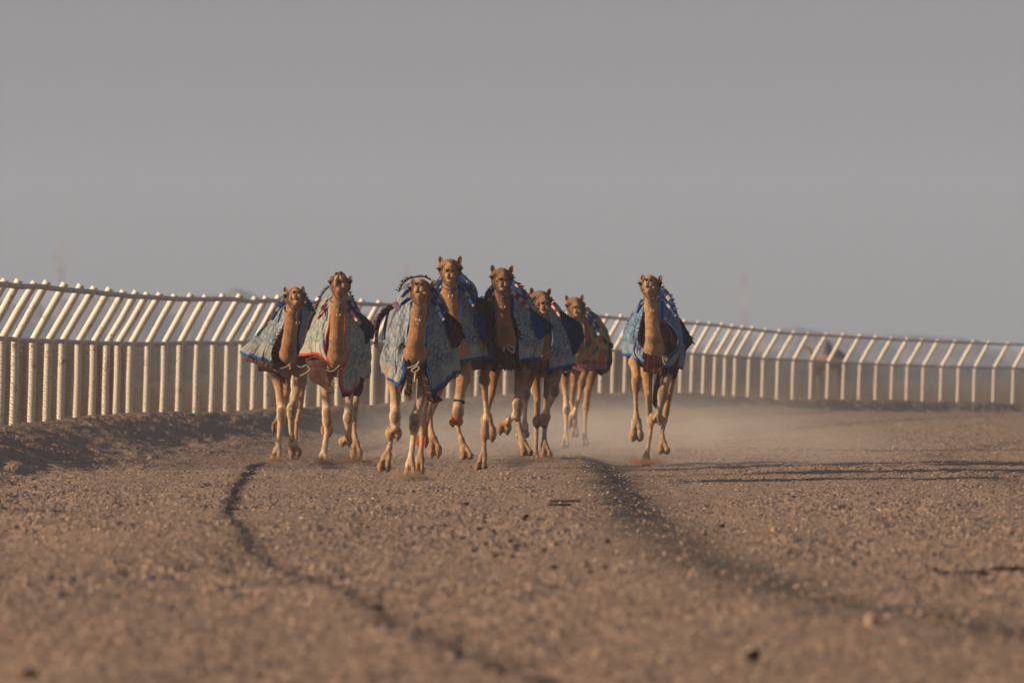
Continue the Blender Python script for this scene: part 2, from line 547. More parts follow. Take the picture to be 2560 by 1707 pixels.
RUT_R = [(1491, 1150), (1567, 1230), (1632, 1328), (1741, 1393), (1905, 1458), (2068, 1507), (2286, 1535), (2560, 1578)]
RUT_L = [(631, 1170), (588, 1241), (571, 1295), (609, 1371), (707, 1426), (849, 1480), (947, 1524), (1045, 1589), (1197, 1654), (1360, 1698)]


def ground_low(X, D):
    """large shapes of the ground: track, bank at the fence, ruts"""
    xf = fence_x(D)
    sl_ = fence_slope(D)
    s = (X - xf) / np.sqrt(1 + sl_ * sl_)
    zb = np.interp(D, FDa, ZB)
    zb = np.where(D > 309, np.maximum(ZB[-1] * (1 - (D - 309) / 60), 0), zb)
    zt = np.maximum(zb - 0.42, 0.0)
    s2 = s + 0.5 * vnoise(X * 0.7, D * 0.25, 5)
    inside = zt * (1 - sstep(1.5, 9.0, s)) + (zb - zt) * (1 - sstep(0.35, 2.3, s2))
    h = np.where(s > 0.0, inside, zb)
    h = np.where(s < -1.2, zb * (1 - sstep(-1.2, -7.0, s)), h)
    bk = sstep(0.1, 0.8, s2) * (1 - sstep(2.4, 3.4, s2))
    h = h + bk * (0.10 * vnoise(X * 0.9, D * 0.25, 3) + 0.07 * vnoise(X * 2.6, D * 0.8, 4) + 0.05 * vnoise(X * 6.5, D * 3.1, 6))
    h += rut(X, D, RUT_R, 0.12, 0.62, 3.0)
    h += rut(X, D, RUT_L, 0.030, 0.11, 0.9)
    h += 0.035 * vnoise(X * 0.45 + 7, D * 0.05, 11) * sstep(35, 70, D)
    h += 0.13 * vnoise(X * 0.85 + 2.3, D * 0.13 + 1.7, 13) * (1 - sstep(-2.2, -0.9, X)) * (1 - sstep(70, 100, D))  # swales added at lower left, shaped to stand in for soft cast shadows
    return h


def ground_h(X, D):
    h = ground_low(X, D)
    near = 1 - sstep(330, 420, D)
    r = 0.022 * vnoise(X * 2.3, D * 0.8, 21)
    r += 0.018 * vnoise(X * 6.3, D * 3.0, 22)
    r += 0.013 * vnoise(X * 14.7, D * 12.0, 23)
    r += 0.0105 * vnoise(X * 31.0, D * 41.0, 24)
    r += 0.0085 * vnoise(X * 67.0, D * 61.0, 25)
    patch_ = 0.8 + 0.7 * sstep(-0.25, 0.25, vnoise(X * 0.9 + 3, D * 0.22, 61)) * (0.6 + 0.8 * sstep(-.3, .3, vnoise(X * 3.3, D * 0.9, 62)))
    r -= 0.014 * sstep(.20, .34, vnoise(X * 4.6, D * 3.3, 71)) * sstep(-.2, .2, vnoise(X * .6, D * .1, 72))
    patch_ = patch_ * (1 - 0.5 * rut(X, D, RUT_R, 0, 1.0, 1, dark_band=True))
    return h + r * near * patch_


def build_ground():
    dense = np.linspace(-0.068, 0.068, 1230)
    side = 0.068 + np.cumsum(0.00012 * 1.075 ** np.arange(1, 105))
    side = side[side < 2.2]
    u = np.concatenate([-side[::-1], dense, side])
    D = [26.0]
    while D[-1] < 330: D.append(D[-1] * 1.0019)
    while D[-1] < 5000: D.append(D[-1] * 1.012)
    D = np.array([3.0, 6, 9, 12, 15, 18, 21, 23.5] + D)
    X = u[None, :] * np.maximum(D[:, None], 26)
    Dm = np.repeat(D[:, None], len(u), 1)
    Z = ground_h(X, Dm)
    Z = np.where(Dm > 420, Z - 0, Z)
    V = np.stack([X, Dm, Z], -1).reshape(-1, 3)
    dark_band = np.clip(1.0 * rut(X, Dm, RUT_R, 0, 0.85, 1, dark_band=True) + 0.5 * rut(X, Dm, [(2342, 1137), (2385, 1160), (2640, 1236)], 0, 0.55, 1, dark_band=True) + 0.45 * rut(X, Dm, [(2660, 1086), (2420, 1122), (2342, 1140)], 0, 0.6, 1, dark_band=True) + 0.35 * rut(X, Dm, [(2760, 1034), (2141, 1055), (1820, 1082)], 0, 1.1, 1, dark_band=True) + 1.0 * rut(X, Dm, RUT_L, 0, 0.17, 1, dark_band=True), 0, 1)  # mask of the darkened bands along both ruts and the right-hand curves
    dark_band = dark_band * (0.85 + 0.4 * vnoise(X * 2.5, Dm * 0.8, 78))
    mb = MB()
    mb.add(V, grid_faces(len(D), len(u)), np.repeat(dark_band.reshape(-1, 1), 3, 1))
    m, nt, b = mat_new('gravel_ground')
    g = N(nt, 'ShaderNodeNewGeometry')
    P = g.outputs['Position']
    flatP = scaled(nt, P, (1, 1, 0))
    n_big = noise(nt, scaled(nt, flatP, (0.5, 0.12, 1)), 1.0, 4, 0.6)
    n_mid = noise(nt, flatP, 6.0, 4, 0.65)
    n_fine = noise(nt, flatP, 48.0, 3, 0.75)
    c = ramp(nt, n_mid, [(0.3, (0.25, 0.188, 0.162)), (0.5, (0.325, 0.248, 0.214)), (0.72, (0.40, 0.302, 0.256))])
    c = mixc(nt, ramp(nt, n_big, [(0.35, (0, 0, 0)), (0.65, (0.75,) * 3)]), c, (0.31, 0.24, 0.21))
    c = mixc(nt, 1.0, c, ramp(nt, n_fine, [(0.3, (0.45, 0.43, 0.42)), (0.5, (1, 1, 1)), (0.7, (1.6, 1.55, 1.48))]), 'MULTIPLY')
    vo = N(nt, 'ShaderNodeTexVoronoi', ins={'Scale': 38.0})
    nt.links.new(flatP, vo.inputs['Vector'])
    sc = N(nt, 'ShaderNodeSeparateColor')
    nt.links.new(vo.outputs['Color'], sc.inputs[0])
    peb = math_n(nt, 'MULTIPLY', ramp(nt, sc.outputs[0], [(0.86, (0, 0, 0)), (0.88, (1, 1, 1))]), ramp(nt, vo.outputs['Distance'], [(0.3, (1, 1, 1)), (0.45, (0, 0, 0))]))
    c = mixc(nt, peb, c, (0.50, 0.40, 0.32))
    peb2 = math_n(nt, 'MULTIPLY', ramp(nt, sc.outputs[1], [(0.88, (0, 0, 0)), (0.9, (1, 1, 1))]), ramp(nt, vo.outputs['Distance'], [(0.3, (1, 1, 1)), (0.45, (0, 0, 0))]))
    c = mixc(nt, peb2, c, (0.07, 0.05, 0.042))
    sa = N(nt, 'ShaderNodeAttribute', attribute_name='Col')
    c = mixc(nt, sa.outputs['Fac'], c, mixc(nt, 1.0, c, (0.44, 0.48, 0.54), 'MULTIPLY'))  # ground colour turned darker and bluer inside the bands
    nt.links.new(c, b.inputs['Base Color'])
    b.inputs['Roughness'].default_value = 0.95
    b.inputs['Specular IOR Level'].default_value = 0.1
    bump(nt, b, n_fine, 0.6, 0.012)
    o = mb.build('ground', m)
    tag(o, kind='structure')
    return m


GM = build_ground()
print('ground', time.time() - T0)


def build_hills():
    rng = np.random.RandomState(4)
    ex = [0, 120, 300, 450, 555, 590, 640, 760, 1000, 1300, 1700, 1900, 1990, 2060, 2150, 2560]
    ey = [732, 745, 730, 748, 742, 724, 745, 768, 800, 832, 838, 832, 814, 822, 838, 848]
    D = np.linspace(1500, 3000, 46)
    px = np.linspace(-1400, 3900, 420)
    P, DD = np.meshgrid(px, D)
    top = (HY - np.interp(P, ex, ey)) / F * 2300 + CH
    r = 0.5 + 0.5 * np.sin((DD - 820) / 680 * math.pi)
    rid = 0.45 + 0.85 * (vnoise(P * 0.012, DD * 0.004, 31) + 0.5) + 0.3 * vnoise(P * 0.04, DD * 0.01, 32)
    Z = -1.5 + (top + 1.5) * sstep(1450, 2300, DD) * np.clip(rid, 0.3, 1.02)
    Z = np.where(DD > 2450, Z * (1 - sstep(2450, 3000, DD)) - 3 * sstep(2450, 3000, DD), Z)
    Xw = (P - 1280) / F * DD
    mb = MB()
    mb.add(np.stack([Xw, DD, Z], -1).reshape(-1, 3), grid_faces(len(D), len(px)))
    m, nt, b = mat_new('rocky_hills')
    g = N(nt, 'ShaderNodeNewGeometry')
    n = noise(nt, g.outputs['Position'], 0.018, 5, 0.65, 0.6)
    nt.links.new(ramp(nt, n, [(0.42, (0.10, 0.10, 0.12)), (0.62, (0.24, 0.17, 0.15))]), b.inputs['Base Color'])
    tag(mb.build('hills', m), kind='structure')


build_hills()

# ---------------------------------------------------------------- fence
post_mid = [-175, -140, -105, -70, -34, 5, 37.5, 82.5, 121, 156, 196, 234, 267.5, 295, 327.5, 370, 411, 450, 494, 534, 570, 604, 637, 671, 705, 737, 768, 804, 848, 892, 936, 974, 1015, 1052, 1089, 1126, 1160, 1195, 1231, 1267, 1300, 1334, 1368, 1402, 1436, 1470, 1504, 1535, 1565, 1598, 1633, 1668, 1704, 1732, 1761, 1789, 1814, 1839, 1874, 1909, 1946, 1985, 2029, 2071, 2111, 2151, 2192, 2232, 2269.5, 2309.5, 2354.5, 2397, 2438, 2486, 2534.5, 2580]


def fence():
    m, nt, b = mat_new('chipped_white_paint')
    tc = N(nt, 'ShaderNodeTexCoord')
    n = noise(nt, tc.outputs['Object'], 9, 6, 0.7, 0.3)
    n2 = noise(nt, tc.outputs['Object'], 2.0, 3, 0.6)
    chips = math_n(nt, 'MULTIPLY', ramp(nt, n, [(0.57, (0, 0, 0)), (0.62, (1, 1, 1))]), ramp(nt, n2, [(0.4, (0, 0, 0)), (0.6, (1, 1, 1))]))
    c = mixc(nt, chips, mixc(nt, n2, (0.70, 0.66, 0.60), (0.80, 0.77, 0.71)), (0.34, 0.24, 0.17))
    nt.links.new(c, b.inputs['Base Color'])
    b.inputs['Roughness'].default_value = 0.6
    bump(nt, b, n, 0.3, 0.004)
    mr, nt, b = mat_new('weathered_rail_paint')
    tc = N(nt, 'ShaderNodeTexCoord')
    n = noise(nt, tc.outputs['Object'], 5, 5, 0.7, 0.3)
    c = ramp(nt, n, [(0.35, (0.62, 0.60, 0.60)), (0.56, (0.50, 0.44, 0.43)), (0.68, (0.26, 0.12, 0.085))])
    nt.links.new(c, b.inputs['Base Color'])
    b.inputs['Roughness'].default_value = 0.7
    mm, nt, b = mat_new('galvanised_mesh_wire')
    a = N(nt, 'ShaderNodeAttribute', attribute_name='P')
    n = noise(nt, scaled(nt, a.outputs['Vector'], (30, 9, 1)), 1.0, 3, 0.7, 0.5)
    n2 = noise(nt, scaled(nt, a.outputs['Vector'], (0.5, 1.2, 1)), 1.0, 3, 0.6)
    ac = N(nt, 'ShaderNodeAttribute', attribute_name='Col')
    c = mixc(nt, 1.0, ramp(nt, n2, [(0.3, (0.075, 0.057, 0.042)), (0.7, (0.115, 0.088, 0.064))]), ac.outputs['Color'], 'MULTIPLY')
    nt.links.new(c, b.inputs['Base Color'])
    root = empty('racetrack_fence', at(5, 1068, 130), 'long white pipe fence with leaning post tops, wavy rails and wire mesh, round the track', 'fence')
    O = np.array(root.location)
    ring, mids, tops = [], [], []
    lean_v = []
    rng = random.Random(3)
    for i, px in enumerate(post_mid):
        D = float(np.interp(px, FX, FD))
        mid = np.array(at(px, np.interp(px, MX, MY), D))
        base = np.array(at(px - 0.022 * (np.interp(px, BX, BY) - np.interp(px, MX, MY)) - 1, np.interp(px, BX, BY), D))
        s = float(fence_slope(D))
        nrm = np.array([1, -s, 0]) / math.hypot(1, s)
        tx = px + 0.55 * (np.interp(px, MX, MY) - np.interp(px, TX, TY))
        ty = np.interp(tx, TX, TY)
        top = np.array(at(tx, ty, D - 0.5 * s / math.hypot(1, s)))
        ln = (top - mid) / np.linalg.norm(top - mid)
        j = 0.02 + rng.uniform(-.015, .02)
        tip = top + ln * (0.075 + j)
        mb = MB()
        rr = 0.061
        pts = [base - np.array([0, 0, 0.35]), base, base * .5 + mid * .5 + np.array([rng.uniform(-.01, .01), 0, 0]), mid - np.array([0, 0, 0.035]), mid + ln * 0.035, (mid + tip) / 2 + np.array([rng.uniform(-.012, .012), 0, rng.uniform(-.006, .006)]), tip + np.array([rng.uniform(-.02, .02), 0, 0])]
        tube(mb, pts, rr, 16)
        mb.build('post', m, root, O, smooth=True)
        mids.append(mid + nrm * 0.0)
        tops.append(top + nrm * 0.0 + np.array([0.02, -0.10, 0.0]))
        ring.append((base, mid, nrm))
    for name, pts, r in (('top_rail', tops, 0.043), ('middle_rail', mids, 0.040)):
        P = np.array(pts)
        Q = resample(P, len(P) * 8)
        k = np.arange(len(Q))
        Q[:, 2] += 0.012 * vnoise(k * 0.21, k * 0, 7) * (1 if name == 'top_rail' else 1.2)
        mb = MB()
        tube(mb, Q, r, 12)
        mb.build(name, mr, root, O)
    # chain-link mesh behind the posts: zigzag wires, open to the low sun but dense when seen along the fence
    B = np.array([a_[0] for a_ in ring]); Mi = np.array([a_[1] for a_ in ring]); Nn = np.array([a_[2] for a_ in ring])
    n_al = 1500
    Bq = resample(B, n_al); Mq = resample(Mi, n_al)
    Nq = np.stack([np.interp(np.linspace(0, 1, n_al), np.linspace(0, 1, len(Nn)), Nn[:, k]) for k in range(3)], -1)
    L = np.concatenate([[0], np.cumsum(np.linalg.norm(np.diff(Bq[:, :2], axis=0), axis=1))])
    step, dz = 0.052, 0.05
    nc = int(L[-1] / step)
    l0 = np.arange(nc) * step
    zk = np.arange(-1, 27) * dz
    K, Z_ = np.meshgrid(np.arange(nc), np.arange(len(zk)), indexing='ij')
    la = K * step + (step * 0.53) * np.where((Z_ + K) % 2 == 0, 1, -1)
    la = np.clip(la, 0, L[-1])
    f3 = lambda A_: np.stack([np.interp(la, L, A_[:, q]) for q in range(3)], -1)
    bq, mq, nq = f3(Bq), f3(Mq), f3(Nq)
    hh = (mq[..., 2] - bq[..., 2])
    z = zk[Z_] * hh / 1.30 * (1.0)
    fr_ = (z / hh)
    P = bq.copy()
    P[..., 0] += (mq - bq)[..., 0] * fr_
    wav = 0.012 * np.sin(la * 2.1) + 0.05 * vnoise(la * 0.9, z * 0.8, 41) + 0.02 * vnoise(la * 3.1, z * 2, 42)
    P[..., 2] = bq[..., 2] + z + wav * np.minimum(1, np.maximum(0, (hh - z)) * 4)
    P += nq * (-0.085 + 0.02 * vnoise(la * 1.5, z * 1.3, 43) + 0.004 * np.where((Z_ + K) % 2 == 0, 1, -1))[..., None]
    keep = None
    r = 0.0038
    offs = [np.array([0, -r, r * 0.3]), np.array([r, r * .5, 0.0]), np.array([-r, r * .5, 0.0])]
    V = np.stack([P + o_ for o_ in offs], 2).reshape(-1, 3)
    nzk = len(zk)
    i0 = (K[:, :-1] * nzk + Z_[:, :-1]).reshape(-1)
    Fs = []
    for q in range(3):
        q2 = (q + 1) % 3
        Fs.append(np.stack([i0 * 3 + q, i0 * 3 + q2, (i0 + 1) * 3 + q2, (i0 + 1) * 3 + q], -1))
    mb = MB()
    mb.add(V, np.concatenate(Fs), uv=np.stack([np.repeat(la.reshape(-1), 3), np.repeat(z.reshape(-1), 3)], -1))
    for k in range(27):
        zz = k * dz
        n2_ = 1300
        lq = np.linspace(0, L[-1], n2_)
        g3 = lambda A_: np.stack([np.interp(lq, L, A_[:, q]) for q in range(3)], -1)
        b_, m2, n_ = g3(Bq), g3(Mq), g3(Nq)
        h_ = m2[:, 2] - b_[:, 2]
        z_ = zz * h_ / 1.30
        Q = b_.copy()
        Q[:, 0] += (m2 - b_)[:, 0] * z_ / h_
        Q[:, 2] = b_[:, 2] + z_ + (0.012 * np.sin(lq * 2.1) + 0.05 * vnoise(lq * 0.9, z_ * 0.8, 41) + 0.02 * vnoise(lq * 3.1, z_ * 2, 42)) * np.minimum(1, np.maximum(0, (h_ - z_)) * 4)
        Q += n_ * (-0.075 + 0.02 * vnoise(lq * 1.5, z_ * 1.3, 43))[:, None]
        tube(mb, Q, 0.0055, 4, (3.2, 3.0, 2.7), caps=False)
    mb.build('chain_link_mesh', mm, root, O)


fence()
print('fence', time.time() - T0)


# ---------------------------------------------------------------- camels (signed distance field -> one continuous mesh)
class SDF:
    def __init__(s, lo, hi, vox):
        s.lo = np.array(lo, float); s.vox = vox
        s.n = np.ceil((np.array(hi) - s.lo) / vox).astype(int) + 1
        s.g = np.full(s.n, 0.25, np.float32)

    def box(s, lo, hi):
        a = np.maximum(np.floor((np.array(lo) - s.lo) / s.vox).astype(int), 0)
        b = np.minimum(np.ceil((np.array(hi) - s.lo) / s.vox).astype(int) + 1, s.n)
        if np.any(b <= a): return None
        ax = [s.lo[k] + s.vox * np.arange(a[k], b[k]) for k in range(3)]
        return tuple(slice(a[k], b[k]) for k in range(3)), ax[0][:, None, None], ax[1][None, :, None], ax[2][None, None, :]

    def merge(s, sl, d, k):
        g = s.g[sl]
        h = np.clip(0.5 + 0.5 * (g - d) / k, 0, 1)
        s.g[sl] = g * (1 - h) + d * h - k * h * (1 - h)

    def cut(s, sl, d, k):
        g = s.g[sl]
        h = np.clip(0.5 - 0.5 * (g + d) / k, 0, 1)
        s.g[sl] = g * (1 - h) - d * h + k * h * (1 - h)

    def cone(s, a, b, r1, r2, k=0.03):
        a = np.array(a, float); b = np.array(b, float)
        R_ = max(r1, r2) + k * 1.5 + 0.02
        q = s.box(np.minimum(a, b) - R_, np.maximum(a, b) + R_)
        if q is None: return
        sl, x, y, z = q
        ba = b - a
        L2 = max(float(ba @ ba), 1e-9)
        t = np.clip(((x - a[0]) * ba[0] + (y - a[1]) * ba[1] + (z - a[2]) * ba[2]) / L2, 0, 1)
        d = np.sqrt((x - a[0] - t * ba[0])**2 + (y - a[1] - t * ba[1])**2 + (z - a[2] - t * ba[2])**2) - (r1 + (r2 - r1) * t)
        s.merge(sl, d.astype(np.float32), k)

    def ell(s, c, r, rot=None, k=0.02, cut=False):
        c = np.array(c, float); r = np.array(r, float)
        R_ = r.max() + k * 1.5 + 0.02
        q = s.box(c - R_, c + R_)
        if q is None: return
        sl, x, y, z = q
        x = x - c[0]; y = y - c[1]; z = z - c[2]
        if rot is not None:
            m = np.array(rot).T
            X = m[0, 0] * x + m[0, 1] * y + m[0, 2] * z
            Y = m[1, 0] * x + m[1, 1] * y + m[1, 2] * z
            Z = m[2, 0] * x + m[2, 1] * y + m[2, 2] * z
        else: X, Y, Z = x, y, z
        k0 = np.sqrt((X / r[0])**2 + (Y / r[1])**2 + (Z / r[2])**2)
        k1 = np.sqrt((X / r[0]**2)**2 + (Y / r[1]**2)**2 + (Z / r[2]**2)**2) + 1e-6
        d = (k0 * (k0 - 1) / k1).astype(np.float32)
        if cut: s.cut(sl, d, k)
        else: s.merge(sl, d, k)

    def mesh(s):
        g = openvdb.FloatGrid(background=0.25)
        g.copyFromArray(s.g)
        try:
            p, t, q = g.convertToPolygons(0.0, 0.0)
        except Exception:
            p, q = g.convertToQuads()
            t = np.zeros((0, 3), int)
        p = p * s.vox + s.lo
        return p, np.asarray(t, int), np.asarray(q, int)[:, ::-1]


def rot_zxy(yaw, pitch, roll):
    return np.array(Matrix.Rotation(yaw, 3, 'Z') @ Matrix.Rotation(pitch, 3, 'X') @ Matrix.Rotation(roll, 3, 'Y'))


def cloth(mb, curves, dys, nt_=90, nu=22, seed=0, fold=0.012, back=None, zoff=0.0, shrink=0.0, D=110, h_in=True, lower=0.0, apex_dy=True):
    """blanket: curves are (left bottom..apex, apex..right bottom) photo-pixel polylines at growing depth"""
    rows = []
    for (Lc, Rc), (db, da) in zip(curves, dys):
        h = nt_ // 2
        a_ = resample(Lc, h)
        b_ = resample(Rc, nt_ - h + 1)[1:]
        p = np.vstack([a_, b_])
        t = np.linspace(0, 1, len(p))
        w = np.sin(np.pi * t) ** 1.5
        dy = db * (1 - w) + da * w
        # pull in / drop down for the under rug
        if shrink or lower:
            cx = p[:, 0].mean()
            p = p.copy()
            p[:, 0] += (cx - p[:, 0]) * shrink
            p[:, 1] += lower * (1 - w)
        rows.append(np.array([at(x, y, D + d) for (x, y), d in zip(p, dy)]))
    if back is not None:
        last = rows[-1]
        ctr = last.mean(0)
        q = last.copy()
        q[:, 1] = D + back[0]
        q[:, 0] = ctr[0] + (q[:, 0] - ctr[0]) * 0.88 + back[1]
        q[:, 2] = ctr[2] + (q[:, 2] - ctr[2]) * 0.93 - 0.02
        rows.append(q)
    K = np.array(rows)                                   # curves x t x 3
    s = np.linspace(0, len(K) - 1, (len(K) - 1) * nu + 1)
    i = np.clip(s.astype(int), 0, len(K) - 2)
    u = s - i
    # lateral moves fast first, depth later: convex body shape
    m = np.gradient(K, axis=0)
    uu = u[:, None, None]
    V = ((2 * uu**3 - 3 * uu**2 + 1) * K[i] + (uu**3 - 2 * uu**2 + uu) * m[i] + (-2 * uu**3 + 3 * uu**2) * K[i + 1] + (uu**3 - uu**2) * m[i + 1])
    nr, ncl = V.shape[0], V.shape[1]
    arc_t = np.concatenate([np.zeros((nr, 1)), np.cumsum(np.linalg.norm(np.diff(V, axis=1), axis=2), axis=1)], 1)
    arc_t = arc_t - arc_t[:, [ncl // 2]]
    arc_u = np.concatenate([np.zeros((1, ncl)), np.cumsum(np.linalg.norm(np.diff(V, axis=0), axis=2), axis=0)], 0)
    du = np.gradient(V, axis=0); dt = np.gradient(V, axis=1)
    n = np.cross(du, dt)
    n /= np.linalg.norm(n, axis=2, keepdims=True) + 1e-9
    tt = np.linspace(0, 1, ncl)[None, :]
    low = (1 - np.sin(np.pi * tt)) ** 0.7
    f = fold * (0.5 + 1.3 * low) * (vnoise(arc_u * 7 + 3 * vnoise(arc_u * 2, arc_t * 2, seed), arc_t * 1.6 + seed, seed + 1) * 2 + 0.7 * vnoise(arc_u * 15, arc_t * 4, seed + 2))
    V = V + n * f[:, :, None]
    bott = np.minimum(np.abs(arc_t - arc_t[:, [0]]), np.abs(arc_t[:, [-1]] - arc_t))
    hd = np.minimum(bott, arc_u * (1.0 if h_in else 3.6))
    mb.add(V.reshape(-1, 3), grid_faces(nr, ncl), np.repeat(bott.reshape(-1, 1), 3, 1), uv=np.stack([arc_t, arc_u], -1).reshape(-1, 2), h=hd.reshape(-1))
    return V


def patch(D, A, B, da, db, name, mat, root, O, seed=0, fold=0.02, n=26, mid=0.0, thick=0.008):
    """loose cloth between two photo-pixel edges; da/db are depths (number or pair) along the edges"""
    def edge(P, d):
        q = resample(P, n)
        d = np.broadcast_to(np.asarray(d, float), (2,)) if np.ndim(d) else np.array([d, d], float)
        dd = np.linspace(d[0], d[1], n)
        return np.array([at(x, y, D + e) for (x, y), e in zip(q, dd)])
    a_, b_ = edge(A, da), edge(B, db)
    m_ = 18
    u = np.linspace(0, 1, m_)[:, None, None]
    V = a_[None] * (1 - u) + b_[None] * u
    V[:, :, 1] -= mid * np.sin(np.pi * u[:, :, 0])
    U = np.linalg.norm(b_ - a_, axis=1).mean() * u[:, :, 0] + np.zeros((m_, n))
    Lv = np.linspace(0, np.linalg.norm(np.diff(a_, axis=0), axis=1).sum(), n)[None, :] + np.zeros((m_, n))
    V[:, :, 1] += fold * 2 * vnoise(U * 13 + seed, Lv * 3, seed)
    V[:, :, 0] += fold * 0.6 * vnoise(U * 9 + seed, Lv * 6, seed + 1)
    mb = MB()
    mb.add(V.reshape(-1, 3), grid_faces(m_, n), uv=np.stack([U, Lv], -1).reshape(-1, 2))
    return mb.build(name, mat, root, O, solid=thick)


def fringe(D, poly, dy, length, direc, cols, root, O, seed=0, step=0.016, name='fringe', rad=0.006):
    rng = random.Random(seed)
    dys = np.broadcast_to(np.asarray(dy, float), (2,)) if np.ndim(dy) else np.array([dy, dy], float)
    q = resample(poly, 80)
    P = np.array([at(x, y, D + e) for (x, y), e in zip(q, np.linspace(dys[0], dys[1], 80))])
    L = np.concatenate([[0], np.cumsum(np.linalg.norm(np.diff(P, axis=0), axis=1))])
    mb = MB()
    n = max(3, int(L[-1] / step))
    for i in range(n):
        l = (i + rng.random()) / n * L[-1]
        p = np.array([np.interp(l, L, P[:, k]) for k in range(3)])
        ln = length * rng.uniform(0.5, 1.25)
        d = np.array([direc[0] + rng.uniform(-.45, .45), rng.uniform(-.6, .3), direc[1] + rng.uniform(-.4, .4)])
        d /= np.linalg.norm(d)
        g = np.array([0, 0, -1.0])
        pts = [p - d * 0.01, p + d * ln * 0.5 + g * ln * 0.05, p + d * ln + g * ln * 0.28 + np.array([rng.uniform(-1, 1) * ln * .2, 0, 0])]
        c = rng.choice(cols)
        tube(mb, pts, [rad * 1.2, rad, rad * 0.4], 4, c)
    # woven edge the strands hang from
    tube(mb, P[::3], 0.009, 6, cols[-1])
    return mb.build(name, M['fringe'], root, O)


MAR = [(0.10, 0.012, 0.016), (0.06, 0.01, 0.012), (0.035, 0.012, 0.012)]
RED = [(0.15, 0.025, 0.022), (0.09, 0.02, 0.018), (0.06, 0.02, 0.015)]
BRN = [(0.06, 0.03, 0.02), (0.10, 0.03, 0.022), (0.035, 0.02, 0.015)]
BLK = [(0.012, 0.01, 0.013), (0.03, 0.01, 0.015), (0.07, 0.012, 0.018)]
TAN = (0.40, 0.225, 0.118)
FOOT_H = {'w': 0}


